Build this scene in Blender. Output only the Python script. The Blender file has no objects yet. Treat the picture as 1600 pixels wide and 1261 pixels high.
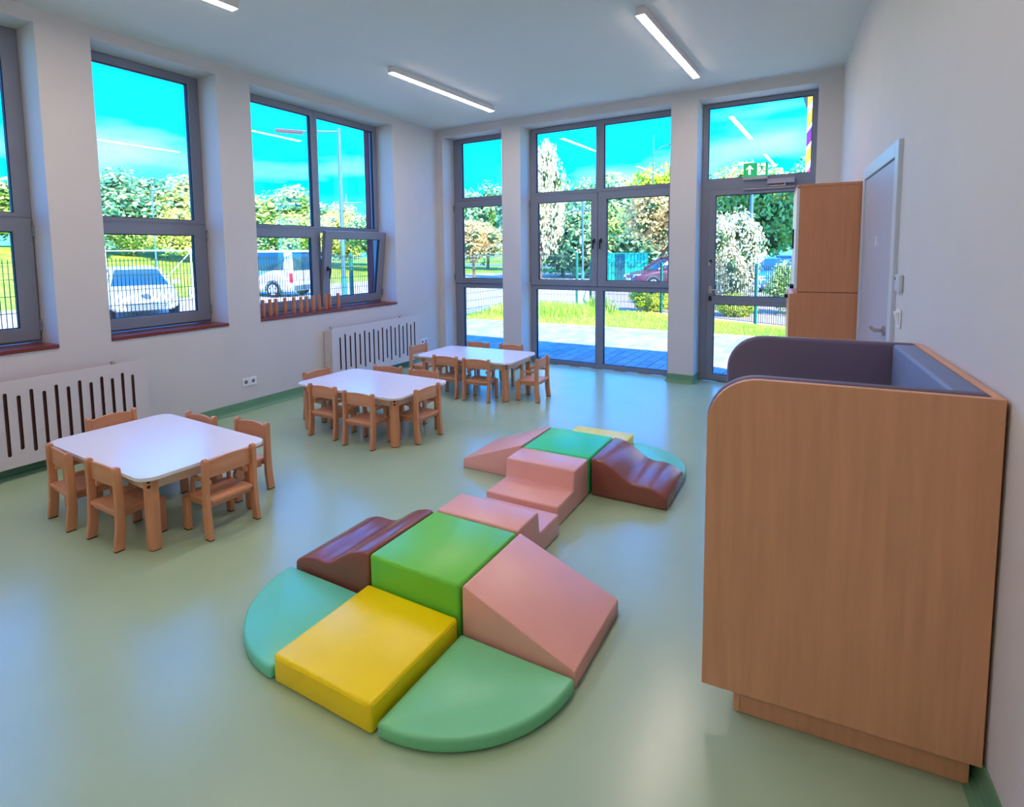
import bpy, bmesh, math, random
from mathutils import Vector, Matrix
random.seed(7)
scene = bpy.context.scene
COL = scene.collection
R = math.radians
PI = math.pi

# ------------------------------------------------------------------ camera
def make_camera():
    f, yaw, pit, rol = 873.36, 0.5531, 0.0868, -0.0107
    px, py = 786.07, 469.51
    fw = Vector((-math.sin(yaw)*math.cos(pit), math.cos(yaw)*math.cos(pit), -math.sin(pit)))
    r = Vector((math.cos(yaw), math.sin(yaw), 0)); u = r.cross(fw)
    r2 = math.cos(rol)*r + math.sin(rol)*u
    u2 = -math.sin(rol)*r + math.cos(rol)*u
    cam = bpy.data.cameras.new('camera'); ob = bpy.data.objects.new('camera', cam); COL.objects.link(ob)
    M = Matrix((( r2.x, u2.x, -fw.x, 5.3315), (r2.y, u2.y, -fw.y, 0.2215), (r2.z, u2.z, -fw.z, 1.6), (0, 0, 0, 1)))
    ob.matrix_world = M
    cam.sensor_fit = 'HORIZONTAL'; cam.sensor_width = 36.0
    cam.lens = f*36.0/1600
    cam.shift_x = (800-px)/1600; cam.shift_y = (py-630.5)/1600
    cam.clip_start = 0.05; cam.clip_end = 800
    scene.camera = ob
make_camera()

# ------------------------------------------------------------------ colour, sky, sun
def lin(c):
    return c/12.92 if c <= 0.04045 else ((c+0.055)/1.055)**2.4
def C(r, g, b):
    return (lin(r/255), lin(g/255), lin(b/255), 1)

vs = scene.view_settings
vs.view_transform = 'Standard'; vs.look = 'None'; vs.gamma = 1.0; vs.use_curve_mapping = False
vs.exposure = 1.42
scene.cycles.use_denoising = True
scene.cycles.max_bounces = 10; scene.cycles.diffuse_bounces = 6; scene.cycles.glossy_bounces = 4
scene.cycles.transparent_max_bounces = 16
scene.cycles.sample_clamp_indirect = 6.0

def make_world():
    w = bpy.data.worlds.new('sky'); scene.world = w; w.use_nodes = True
    nt = w.node_tree; N = nt.nodes; L = nt.links; N.clear()
    out = N.new('ShaderNodeOutputWorld'); bg = N.new('ShaderNodeBackground')
    tc = N.new('ShaderNodeTexCoord'); sep = N.new('ShaderNodeSeparateXYZ')
    L.new(tc.outputs['Generated'], sep.inputs[0])
    ramp = N.new('ShaderNodeValToRGB'); L.new(sep.outputs['Z'], ramp.inputs[0])
    e = ramp.color_ramp.elements
    e[0].position = 0.0; e[0].color = (0.08, 0.66, 1.08, 1)
    e[1].position = 1.0; e[1].color = (0.01, 0.28, 1.05, 1)
    for p, c in ((0.10, (0.0, 0.50, 1.12, 1)), (0.24, (0.0, 0.30, 1.12, 1)), (0.45, (0.0, 0.26, 1.08, 1))):
        k = e.new(p); k.color = c
    mp = N.new('ShaderNodeMapping'); mp.inputs['Scale'].default_value = (1.2, 1.2, 5.0)
    L.new(tc.outputs['Generated'], mp.inputs[0])
    nz = N.new('ShaderNodeTexNoise'); nz.inputs['Scale'].default_value = 1.7; nz.inputs['Detail'].default_value = 6
    L.new(mp.outputs[0], nz.inputs['Vector'])
    cr = N.new('ShaderNodeValToRGB'); L.new(nz.outputs['Fac'], cr.inputs[0])
    cr.color_ramp.elements[0].position = 0.52; cr.color_ramp.elements[0].color = (0, 0, 0, 1)
    cr.color_ramp.elements[1].position = 0.78; cr.color_ramp.elements[1].color = (0.28, 0.28, 0.28, 1)
    mx = N.new('ShaderNodeMixRGB'); L.new(cr.outputs[0], mx.inputs[0]); L.new(ramp.outputs[0], mx.inputs[1])
    mx.inputs[2].default_value = (0.85, 0.95, 1.0, 1)
    bg.inputs['Strength'].default_value = SKY
    L.new(mx.outputs[0], bg.inputs[0]); L.new(bg.outputs[0], out.inputs[0])
SKY = 2.1
LAMP = 25.0
make_world()

def make_sun():
    s = bpy.data.lights.new('sun', 'SUN'); s.energy = 7.0; s.angle = R(0.6); s.color = (1.0, 0.93, 0.80)
    o = bpy.data.objects.new('sun', s); COL.objects.link(o)
    d = Vector((-0.92, 0.42, -0.86)).normalized()      # direction the light travels
    o.rotation_euler = d.to_track_quat('-Z', 'Y').to_euler()
    o.location = (20, -10, 25)
make_sun()

# ------------------------------------------------------------------ materials
MATS = {}
def mat(name, col, rough=0.5, spec=0.5, metal=0.0, var=0.0, scale=6.0, stretch=(1, 1, 1), bump=0.0, bscale=None,
        emit=None, estr=0.0, coat=0.0, col2=None, detail=4):
    if name in MATS: return MATS[name]
    m = bpy.data.materials.new(name); m.use_nodes = True
    nt = m.node_tree; b = nt.nodes['Principled BSDF']
    b.inputs['Base Color'].default_value = col
    b.inputs['Roughness'].default_value = rough
    b.inputs['Specular IOR Level'].default_value = spec
    b.inputs['Metallic'].default_value = metal
    b.inputs['Coat Weight'].default_value = coat
    if emit:
        b.inputs['Emission Color'].default_value = emit; b.inputs['Emission Strength'].default_value = estr
    if var > 0 or bump > 0:
        tc = nt.nodes.new('ShaderNodeTexCoord'); mp = nt.nodes.new('ShaderNodeMapping')
        mp.inputs['Scale'].default_value = stretch
        nt.links.new(tc.outputs['Object'], mp.inputs[0])
        nz = nt.nodes.new('ShaderNodeTexNoise'); nz.inputs['Scale'].default_value = scale; nz.inputs['Detail'].default_value = detail
        nt.links.new(mp.outputs[0], nz.inputs['Vector'])
        if var > 0:
            rp = nt.nodes.new('ShaderNodeValToRGB')
            c2 = col2 if col2 else tuple(min(1, x*(1+var)) for x in col[:3])+(1,)
            c1 = tuple(x*(1-var) for x in col[:3])+(1,)
            rp.color_ramp.elements[0].position = 0.3; rp.color_ramp.elements[0].color = c1
            rp.color_ramp.elements[1].position = 0.7; rp.color_ramp.elements[1].color = c2
            nt.links.new(nz.outputs['Fac'], rp.inputs[0]); nt.links.new(rp.outputs[0], b.inputs['Base Color'])
        if bump > 0:
            src = nz
            if bscale:
                src = nt.nodes.new('ShaderNodeTexNoise'); src.inputs['Scale'].default_value = bscale; src.inputs['Detail'].default_value = 3
                nt.links.new(mp.outputs[0], src.inputs['Vector'])
            bp = nt.nodes.new('ShaderNodeBump'); bp.inputs['Strength'].default_value = bump; bp.inputs['Distance'].default_value = 0.01
            nt.links.new(src.outputs['Fac'], bp.inputs['Height']); nt.links.new(bp.outputs[0], b.inputs['Normal'])
    MATS[name] = m
    return m

def glass_mat(name='window_glass', tint=(0.97, 1.0, 1.0, 1)):
    m = bpy.data.materials.new(name); m.use_nodes = True
    nt = m.node_tree; N = nt.nodes; L = nt.links; N.clear()
    out = N.new('ShaderNodeOutputMaterial'); mx = N.new('ShaderNodeMixShader')
    tr = N.new('ShaderNodeBsdfTransparent'); tr.inputs[0].default_value = tint
    gl = N.new('ShaderNodeBsdfGlossy'); gl.inputs['Roughness'].default_value = 0.0
    fr = N.new('ShaderNodeFresnel'); ge = N.new('ShaderNodeNewGeometry'); ma = N.new('ShaderNodeMath')
    ma.operation = 'POWER'; ma.inputs[0].default_value = 1.45                  # same reflectance on both faces of the pane
    mu = N.new('ShaderNodeMath'); mu.operation = 'MULTIPLY_ADD'; mu.inputs[1].default_value = -2.0; mu.inputs[2].default_value = 1.0
    L.new(ge.outputs['Backfacing'], mu.inputs[0]); L.new(mu.outputs[0], ma.inputs[1]); L.new(ma.outputs[0], fr.inputs[0])
    L.new(fr.outputs[0], mx.inputs[0]); L.new(tr.outputs[0], mx.inputs[1]); L.new(gl.outputs[0], mx.inputs[2])
    L.new(mx.outputs[0], out.inputs[0])
    return m

def leaf_mat(name, cols):
    m = bpy.data.materials.new(name); m.use_nodes = True
    nt = m.node_tree; b = nt.nodes['Principled BSDF']; L = nt.links
    geo = nt.nodes.new('ShaderNodeNewGeometry'); rp = nt.nodes.new('ShaderNodeValToRGB')
    L.new(geo.outputs['Random Per Island'], rp.inputs[0])
    el = rp.color_ramp.elements
    el[0].color = cols[0]; el[1].color = cols[-1]
    for i, c in enumerate(cols[1:-1], 1):
        k = el.new(i/(len(cols)-1)); k.color = c
    L.new(rp.outputs[0], b.inputs['Base Color'])
    b.inputs['Roughness'].default_value = 0.6
    tl = nt.nodes.new('ShaderNodeBsdfTranslucent'); L.new(rp.outputs[0], tl.inputs[0])
    mx = nt.nodes.new('ShaderNodeMixShader'); mx.inputs[0].default_value = 0.3
    out = nt.nodes['Material Output']
    L.new(b.outputs[0], mx.inputs[1]); L.new(tl.outputs[0], mx.inputs[2]); L.new(mx.outputs[0], out.inputs[0])
    MATS[name] = m
    return m

WALL = mat('wall_paint', (0.62, 0.59, 0.60, 1), 0.75, 0.25, var=0.015, scale=3, bump=0.05, bscale=160)
CEIL = mat('ceiling_paint', (0.72, 0.74, 0.73, 1), 0.8, 0.2, var=0.01, scale=2)
FACADE = mat('facade_render', C(120, 42, 52), 0.7, 0.2, var=0.1, scale=5)
FLOOR = mat('green_vinyl', C(164, 188, 156), 0.24, 0.6, var=0.03, scale=2.5, bump=0.02, bscale=220)
COVE = mat('cove_vinyl', C(104, 150, 118), 0.4, 0.4, var=0.03, scale=4)
FRAME = mat('grey_aluminium', C(124, 130, 148), 0.42, 0.45, var=0.03, scale=3)
GASKET = mat('dark_gasket', C(14, 18, 44), 0.6, 0.3, var=0.1, scale=9)
SILL = mat('sill_wood', C(118, 48, 42), 0.28, 0.5, var=0.16, scale=9, stretch=(6, 0.7, 6))
GLASS = glass_mat()
BEECH = mat('beech_wood', C(208, 146, 108), 0.42, 0.4, var=0.08, scale=14, stretch=(1, 1, 0.18))
BEECH_H = mat('beech_wood_flat', C(212, 150, 112), 0.38, 0.45, var=0.08, scale=14, stretch=(0.2, 1.6, 1))
LAMIN = mat('white_laminate', C(232, 230, 240), 0.22, 0.5, var=0.01, scale=4)
APRON = mat('pale_beech', C(222, 186, 160), 0.45, 0.4, var=0.05, scale=10, stretch=(0.4, 0.4, 2))
BOARD = mat('booth_board', C(216, 158, 120), 0.42, 0.35, var=0.07, scale=7, stretch=(5, 5, 0.35))
EDGE = mat('board_edge', C(226, 166, 126), 0.45, 0.4, var=0.04, scale=9)
CABW = mat('cabinet_board', C(212, 144, 104), 0.4, 0.4, var=0.05, scale=8, stretch=(5, 5, 0.3))
GREYF = mat('grey_faux_leather', C(108, 98, 122), 0.5, 0.35, var=0.05, scale=5, bump=0.03, bscale=120)
BLUEF = mat('blue_grey_faux_leather', C(118, 134, 172), 0.5, 0.35, var=0.04, scale=5, bump=0.03, bscale=120)
BLACK = mat('black_plastic', C(14, 14, 18), 0.4, 0.5, var=0.05, scale=8)
RUBBER = mat('dark_foot', C(46, 30, 28), 0.7, 0.2, var=0.05, scale=8)
CHROME = mat('brushed_metal', C(196, 186, 186), 0.28, 0.5, metal=0.9, var=0.03, scale=8)
STEELD = mat('dark_bolt', C(60, 44, 36), 0.35, 0.5, metal=0.6, var=0.05, scale=8)
WHITEP = mat('white_plastic', C(232, 234, 240), 0.35, 0.5, var=0.01, scale=8)
PANELW = mat('white_panel', C(208, 202, 206), 0.45, 0.35, var=0.012, scale=4)
SLOT_SHADE = mat('slot_core_shade', C(86, 52, 52), 0.8, 0.1, var=0.1, scale=12)  # MDF brown, with the shade inside the slots put into the colour
RADI = mat('radiator_enamel_shaded', C(150, 110, 110), 0.6, 0.3, var=0.03, scale=5)  # white enamel darkened: shade behind the slotted panel put into the colour
DOORG = mat('door_lavender_grey', C(176, 176, 194), 0.4, 0.4, var=0.015, scale=3)
DOORF = mat('door_frame_grey', C(196, 204, 216), 0.4, 0.4, var=0.015, scale=3)
LED = mat('lamp_diffuser', (1, 0.9, 0.86, 1), 0.5, 0.2, emit=(1.0, 0.80, 0.70, 1), estr=LAMP, var=0.0)
LAMPH = mat('lamp_housing', C(232, 222, 220), 0.5, 0.3, var=0.01, scale=8)

def vinyl(name, r, g, b, rough=0.33):
    return mat(name, C(r, g, b), rough, 0.45, var=0.03, scale=4, bump=0.035, bscale=60)
V_GREEN = vinyl('green_vinyl_cover', 112, 208, 66)
V_GREEN2 = vinyl('emerald_vinyl_cover', 60, 214, 120)
V_YELL = vinyl('yellow_vinyl_cover', 255, 222, 0)
V_PINK = vinyl('pink_vinyl_cover', 234, 170, 158)
V_BROWN = vinyl('brown_vinyl_cover', 140, 80, 70, 0.24)
V_MINT = vinyl('mint_vinyl_cover', 108, 212, 184)
V_MINT_BOUNCE = vinyl('mint_bounce_vinyl_cover', 122, 206, 150)  # same mint with bounce light from the yellow slab put into the colour

# ------------------------------------------------------------------ geometry helpers
class MB:
    def __init__(s): s.v = []; s.f = []; s.m = []
    def add(s, verts, faces, mi=0):
        n = len(s.v); s.v += [tuple(p) for p in verts]
        for f in faces: s.f.append(tuple(i+n for i in f)); s.m.append(mi)
        return s
    def hexa(s, P, mi=0):
        return s.add(P, [(3, 2, 1, 0), (4, 5, 6, 7), (0, 1, 5, 4), (1, 2, 6, 5), (2, 3, 7, 6), (3, 0, 4, 7)], mi)
    def box(s, x0, x1, y0, y1, z0, z1, mi=0):
        return s.hexa([(x0, y0, z0), (x1, y0, z0), (x1, y1, z0), (x0, y1, z0), (x0, y0, z1), (x1, y0, z1), (x1, y1, z1), (x0, y1, z1)], mi)
    def prism(s, poly, axis, a, b, mi=0):
        n = len(poly)
        def P(p, t):
            if axis == 'z': return (p[0], p[1], t)
            if axis == 'y': return (p[0], t, p[1])
            return (t, p[0], p[1])
        V = [P(p, a) for p in poly]+[P(p, b) for p in poly]
        F = [tuple(range(n-1, -1, -1)), tuple(range(n, 2*n))]+[(i, (i+1) % n, n+(i+1) % n, n+i) for i in range(n)]
        return s.add(V, F, mi)
    def tube(s, p0, p1, r0, r1=None, n=10, mi=0):
        r1 = r0 if r1 is None else r1
        p0 = Vector(p0); p1 = Vector(p1); d = (p1-p0).normalized()
        a = d.orthogonal().normalized(); b = d.cross(a)
        V = []
        for p, r in ((p0, r0), (p1, r1)):
            for i in range(n):
                t = 2*PI*i/n; V.append(p+a*math.cos(t)*r+b*math.sin(t)*r)
        F = [tuple(range(n-1, -1, -1)), tuple(range(n, 2*n))]+[(i, (i+1) % n, n+(i+1) % n, n+i) for i in range(n)]
        return s.add(V, F, mi)
    def lathe(s, prof, n=14, mi=0, at=(0, 0, 0)):
        V = []; F = []
        for r, z in prof:
            for i in range(n):
                t = 2*PI*i/n; V.append((at[0]+r*math.cos(t), at[1]+r*math.sin(t), at[2]+z))
        k = len(prof)
        for j in range(k-1):
            for i in range(n):
                F.append((j*n+i, j*n+(i+1) % n, (j+1)*n+(i+1) % n, (j+1)*n+i))
        F.append(tuple(range(n-1, -1, -1))); F.append(tuple((k-1)*n+i for i in range(n)))
        return s.add(V, F, mi)
    def ring(s, mp, o, i, d0, d1, mi=0):
        # rectangular frame; o and i are (u0,u1,z0,z1); mp maps (u,d,z) to local coordinates
        def q(r, d): return [mp(r[0], d, r[2]), mp(r[1], d, r[2]), mp(r[1], d, r[3]), mp(r[0], d, r[3])]
        V = q(o, d0)+q(i, d0)+q(o, d1)+q(i, d1)
        F = []
        for k in range(4):
            j = (k+1) % 4
            F += [(k, j, 4+j, 4+k), (8+k, 12+k, 12+j, 8+j), (k, 8+k, 8+j, j), (4+k, 4+j, 12+j, 12+k)]
        return s.add(V, F, mi)
    def mbox(s, mp, u0, u1, d0, d1, z0, z1, mi=0):
        return s.hexa([mp(u0, d0, z0), mp(u1, d0, z0), mp(u1, d1, z0), mp(u0, d1, z0), mp(u0, d0, z1), mp(u1, d0, z1), mp(u1, d1, z1), mp(u0, d1, z1)], mi)
    def mesh(s, name, mats, bevel=0, seg=2, smooth=False, ang=30):
        me = bpy.data.meshes.new(name); me.from_pydata(s.v, [], s.f)
        for m in (mats if isinstance(mats, (list, tuple)) else [mats]): me.materials.append(m)
        for p, mi in zip(me.polygons, s.m): p.material_index = mi
        bm = bmesh.new(); bm.from_mesh(me)
        bmesh.ops.recalc_face_normals(bm, faces=bm.faces)
        if bevel > 0:
            es = [e for e in bm.edges if len(e.link_faces) == 2 and e.calc_face_angle(0) > R(ang)]
            bmesh.ops.bevel(bm, geom=es, offset=bevel, segments=seg, profile=0.5, affect='EDGES', clamp_overlap=True)
        if smooth:
            for f in bm.faces: f.smooth = True
        bm.to_mesh(me); bm.free()
        if smooth: me.set_sharp_from_angle(angle=R(40))
        return me
    def build(s, name, mats, parent=None, **k):
        return obj(name, s.mesh(name, mats, **k), parent)

def obj(name, me, parent=None):
    o = bpy.data.objects.new(name, me); COL.objects.link(o)
    if parent: o.parent = parent
    return o
def tag(o, label=None, cat=None, group=None, kind=None):
    if label: o['label'] = label
    if cat: o['category'] = cat
    if group: o['group'] = group
    if kind: o['kind'] = kind
    return o
def thing(name, label, cat, loc=(0, 0, 0), rz=0, group=None):
    o = bpy.data.objects.new(name, None); COL.objects.link(o)
    o.location = loc; o.rotation_euler = (0, 0, rz); o.empty_display_size = 0.1
    return tag(o, label, cat, group)
def struct(name, loc=(0, 0, 0), rz=0):
    o = bpy.data.objects.new(name, None); COL.objects.link(o)
    o.location = loc; o.rotation_euler = (0, 0, rz); o['kind'] = 'structure'
    return o
def dup(root, loc, rz, label=None, group=None):
    def cp(o, parent):
        c = o.copy(); COL.objects.link(c)
        if parent: c.parent = parent
        for ch in list(o.children): cp(ch, c)
        return c
    r = cp(root, None); r.location = loc; r.rotation_euler = (0, 0, rz)
    if label: r['label'] = label
    if group: r['group'] = group
    return r
def arc(cx, cy, r, a0, a1, n):
    return [(cx+r*math.cos(R(a0+(a1-a0)*i/n)), cy+r*math.sin(R(a0+(a1-a0)*i/n))) for i in range(n+1)]
def rrect(x0, x1, y0, y1, r, n=5):
    return arc(x1-r, y0+r, r, -90, 0, n)+arc(x1-r, y1-r, r, 0, 90, n)+arc(x0+r, y1-r, r, 90, 180, n)+arc(x0+r, y0+r, r, 180, 270, n)

# wall frames: the left and right walls run slightly out of square
LROT = math.atan(0.034); LORG = (0.0, 7.0, 0.0)
RROT = math.atan(0.104); RORG = (5.226, 7.0, 0.0)
H = 3.425
def grid_wall(name, us, ds, zs, holes, mp, mats, loc=(0, 0, 0), rz=0, outer_from=1):
    """solid wall with rectangular openings; holes are (u0,u1,z0,z1); d layers outward"""
    def solid(i, j):
        uc = (us[i]+us[i+1])/2; zc = (zs[j]+zs[j+1])/2
        return not any(h[0] < uc < h[1] and h[2] < zc < h[3] for h in holes)
    V = {}; vl = []; F = []; M = []
    def v(i, k, j):
        if (i, k, j) not in V: V[(i, k, j)] = len(vl); vl.append(mp(us[i], ds[k], zs[j]))
        return V[(i, k, j)]
    nu, nd, nz = len(us)-1, len(ds)-1, len(zs)-1
    for i in range(nu):
        for j in range(nz):
            if not solid(i, j): continue
            F.append((v(i, 0, j), v(i+1, 0, j), v(i+1, 0, j+1), v(i, 0, j+1))); M.append(0)
            F.append((v(i, nd, j), v(i, nd, j+1), v(i+1, nd, j+1), v(i+1, nd, j))); M.append(1)
            for k in range(nd):
                mi = 1 if k >= outer_from else 0
                if i == 0 or not solid(i-1, j): F.append((v(i, k, j), v(i, k, j+1), v(i, k+1, j+1), v(i, k+1, j))); M.append(mi)
                if i == nu-1 or not solid(i+1, j): F.append((v(i+1, k, j), v(i+1, k+1, j), v(i+1, k+1, j+1), v(i+1, k, j+1))); M.append(mi)
                if j == 0 or not solid(i, j-1): F.append((v(i, k, j), v(i, k+1, j), v(i+1, k+1, j), v(i+1, k, j))); M.append(mi)
                if j == nz-1 or not solid(i, j+1): F.append((v(i, k, j+1), v(i+1, k, j+1), v(i+1, k+1, j+1), v(i, k+1, j+1))); M.append(mi)
    mb = MB(); mb.v = vl; mb.f = F; mb.m = M
    o = mb.build(name, mats); o.location = loc; o.rotation_euler = (0, 0, rz); o['kind'] = 'structure'
    return o

# ================================================================== STRUCTURE
YR = -4.0                                           # rear wall, behind the camera
fl = MB().prism([(-0.30, 7.262), (-0.30+0.0, YR-0.1), (6.75, YR-0.1), (6.75, 7.262)], 'z', -0.12, 0.0).build('floor', FLOOR)
fl['kind'] = 'structure'
ce = MB().prism([(-0.6, 7.5), (-0.6, YR-0.3), (6.9, YR-0.3), (6.9, 7.5)], 'z', H, H+0.2).build('ceiling', CEIL)
ce['kind'] = 'structure'

# left wall: local x = distance into the room, local y = along the wall
LM = lambda u, d, z: (-d, u-7.0, z)
W1 = (0.99, 2.053); W2 = (2.418, 3.475); W3 = (3.84, 6.004)
ZB, ZT = 0.896, 3.321
grid_wall('wall_left', [YR-0.2, W1[0], W1[1], W2[0], W2[1], W3[0], W3[1], 7.0], [0, 0.36, 0.52], [0, ZB, ZT, H],
          [(w[0], w[1], ZB, ZT) for w in (W1, W2, W3)], LM, [WALL, FACADE], LORG, LROT)
# back wall
BM = lambda u, d, z: (u, 7.0+d, z)
B1 = (0.108, 1.145); B2 = (1.448, 3.496); B3 = (3.80, 5.008); BT = 3.309
grid_wall('wall_back', [-0.5, B1[0], B1[1], B2[0], B2[1], B3[0], B3[1], 5.8], [0, 0.35, 0.50], [0, BT, H],
          [(b[0], b[1], 0, BT) for b in (B1, B2, B3)], BM, [WALL, FACADE])
# right wall (frame of its own), with the opening of the inner door
RM = lambda u, d, z: (d, u, z)
D2 = (-3.12, -1.94)
grid_wall('wall_right', [YR-7.3, D2[0], D2[1], 0.0], [0, 0.1, 0.2], [0, 2.12, H], [(D2[0], D2[1], 0, 2.12)], RM, [WALL, WALL], RORG, RROT)
wr = MB().box(-0.2, 6.8, YR-0.2, YR, 0, H).build('wall_rear', mat('rear_wall_bounce_paint', (0.82, 0.79, 0.76, 1), 0.75, 0.25, var=0.015, scale=3)); wr['kind'] = 'structure'  # paint lightened beyond the other walls to bounce light onto the booth

# coved skirting of the floor vinyl
COVEP = [(0.0, 0.0)]+[(0.045-0.037*math.sin(R(a)), 0.040-0.037*math.cos(R(a))+0.0) for a in (0, 30, 60, 90)]+[(0.008, 0.102), (0.0, 0.102)]
COVEP = [(0.0, 0.001), (0.045, 0.001), (0.026, 0.008), (0.013, 0.020), (0.008, 0.042), (0.008, 0.102), (0.0, 0.102)]
def baseboard(name, a, b, loc, rz):
    """runs along local y from a to b, stands out towards local +x"""
    o = MB().prism(COVEP, 'y', a, b).build(name, COVE); o.location = loc; o.rotation_euler = (0, 0, rz); o['kind'] = 'structure'
    return o
baseboard('baseboard_left', YR-6.9, -0.02, LORG, LROT)
baseboard('baseboard_right', -0.01, 1.88, RORG, RROT+PI)
baseboard('baseboard_right', 3.185, 10.9, RORG, RROT+PI)
for a, b in ((B1[1], B2[0]), (B2[1], B3[0]), (B3[1], 5.215)):
    baseboard('baseboard_back', a, b, (0, 7.0, 0), -PI/2)
for x, s in ((B1[1], -1), (B2[0], 1), (B2[1], -1), (B3[0], 1), (B3[1], -1)):   # returns into the reveals
    if s > 0: baseboard('baseboard_back', 0.0, 0.262, (x, 7.0, 0), 0)
    else: baseboard('baseboard_back', -0.262, 0.0, (x, 7.0, 0), PI)

# ------------------------------------------------------------------ windows
def pane(mp, u0, u1, z0, z1, d, parent):
    return MB().mbox(mp, u0, u1, d, d+0.008, z0, z1).build('pane', GLASS, parent)
def light_opening(mb, gmb, mp, o, i, d0, d1, dg):
    """frame ring plus the dark gasket lining its inside, up to the glass"""
    mb.ring(mp, o, i, d0, d1)
    e = 0.006
    gmb.ring(mp, (i[0]+0.0005, i[1]-0.0005, i[2]+0.0005, i[3]-0.0005), (i[0]+e, i[1]-e, i[2]+e, i[3]-e), d0+0.012, dg)
def handle_part(mp, u, z, d, parent, down=0.11, mt=BLACK):
    mb = MB()
    mb.mbox(mp, u-0.014, u+0.014, d-0.010, d, z-0.03, z+0.03)
    mb.tube(mp(u, d-0.045, z), mp(u, d-0.008, z), 0.009, n=8)
    mb.mbox(mp, u-0.010, u+0.010, d-0.055, d-0.040, z-down, z+0.01)
    return mb.build('handle', mt, parent, bevel=0.003, seg=1)
def hinge_part(mp, u, z, d, parent):
    return MB().mbox(mp, u-0.009, u+0.009, d-0.016, d+0.004, z-0.045, z+0.045).build('hinge', FRAME, parent, bevel=0.004, seg=1)
DFI = 0.285                                          # inner face of the left frames behind the wall face
def left_window(n, w, kind):
    root = struct('window_%d' % n, LORG, LROT)
    u0, u1 = w; d0 = DFI; d1 = DFI+0.07; dg = DFI+0.045
    f = MB(); g = MB()
    zt0, zt1 = 1.94, ZT-0.076
    if kind == 'single':
        gl, gr = u0+0.105, u1-0.108
        light_opening(f, g, LM, (u0+0.002, u1-0.002, 1.905, ZT-0.002), (gl, gr, zt0, zt1), d0, d1, dg)
        f.ring(LM, (u0+0.002, u1-0.002, 0.93, 1.905), (u0+0.06, u1-0.06, 0.985, 1.86), d0+0.001, d1)
        fr = f.build('window_frame', FRAME, root, bevel=0.003, seg=1)
        g.build('gasket', GASKET, fr)
        pane(LM, gl+0.001, gr-0.001, zt0, zt1, dg, root)
        s = MB(); sg = MB()
        light_opening(s, sg, LM, (u0+0.010, u1-0.010, 0.947, 1.886), (u0+0.125, u1-0.133, 1.05, 1.793), d0-0.016, d0+0.045, d0+0.03)
        so = s.build('sash', FRAME, root, bevel=0.004, seg=1)
        sg.build('gasket', GASKET, so)
        pane(LM, u0+0.126, u1-0.134, 1.05, 1.793, d0+0.030, so)
        for z in (1.06, 1.80): hinge_part(LM, u1-0.006, z, d0-0.016, so)
    else:
        m0, m1 = 4.858, 4.960
        gl, gr = u0+0.11, u1-0.075
        light_opening(f, g, LM, (u0+0.002, (m0+m1)/2, 1.905, ZT-0.002), (gl, m0, zt0-0.01, zt1), d0, d1, dg)
        light_opening(f, g, LM, ((m0+m1)/2, u1-0.002, 1.905, ZT-0.002), (m1, gr, zt0-0.01, zt1), d0, d1, dg)
        f.ring(LM, (u0+0.002, 4.908, 0.93, 1.905), (u0+0.06, 4.87, 0.985, 1.86), d0+0.001, d1)
        f.ring(LM, (4.908, u1-0.002, 0.93, 1.905), (4.95, u1-0.05, 0.985, 1.86), d0+0.001, d1)
        fr = f.build('window_frame', FRAME, root, bevel=0.003, seg=1)
        g.build('gasket', GASKET, fr)
        pane(LM, gl, m0, zt0-0.01, zt1, dg, root); pane(LM, m1, gr, zt0-0.01, zt1, dg, root)
        s = MB(); sg = MB()
        light_opening(s, sg, LM, (u0+0.010, 4.902, 0.947, 1.886), (u0+0.19, 4.793, 1.05, 1.793), d0-0.016, d0+0.045, d0+0.03)
        so = s.build('sash', FRAME, root, bevel=0.004, seg=1); sg.build('gasket', GASKET, so)
        pane(LM, u0+0.19, 4.793, 1.05, 1.793, d0+0.030, so)
        # right sash tilted into the room about its bottom edge
        a = R(7.2); zb = 0.950; dd = d0+0.0
        def TM(u, d, z):
            dz = z-zb; dy = d-dd
            return LM(u, dd-math.sin(a)*dz+math.cos(a)*dy, zb+math.cos(a)*dz+math.sin(a)*dy)
        s = MB(); sg = MB()
        light_opening(s, sg, TM, (4.918, 5.996, 0.952, 1.886), (5.035, 5.885, 1.055, 1.79), d0-0.016, d0+0.045, d0+0.03)
        so = s.build('sash', FRAME, root, bevel=0.004, seg=1); sg.build('gasket', GASKET, so)
        so['label'] = 'right lower sash tilted into the room'
        pane(TM, 5.035, 5.885, 1.055, 1.79, d0+0.030, so)
        handle_part(TM, 4.975, 1.42, d0-0.016, so)
        hinge_part(TM, 5.992, 1.06, d0-0.016, so)
    MB().box(-DFI-0.02, 0.012, u0-7.0+0.002, u1-7.0-0.002, ZB+0.002, 0.926).build('window_sill', SILL, root, bevel=0.003, seg=1)
    MB().box(-0.56, -DFI-0.072, u0-7.0+0.003, u1-7.0-0.003, ZB+0.002, 0.915).build('outer_sill', FRAME, root)
    return root
left_window(1, W1, 'single'); left_window(2, W2, 'single'); left_window(3, W3, 'double')

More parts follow.
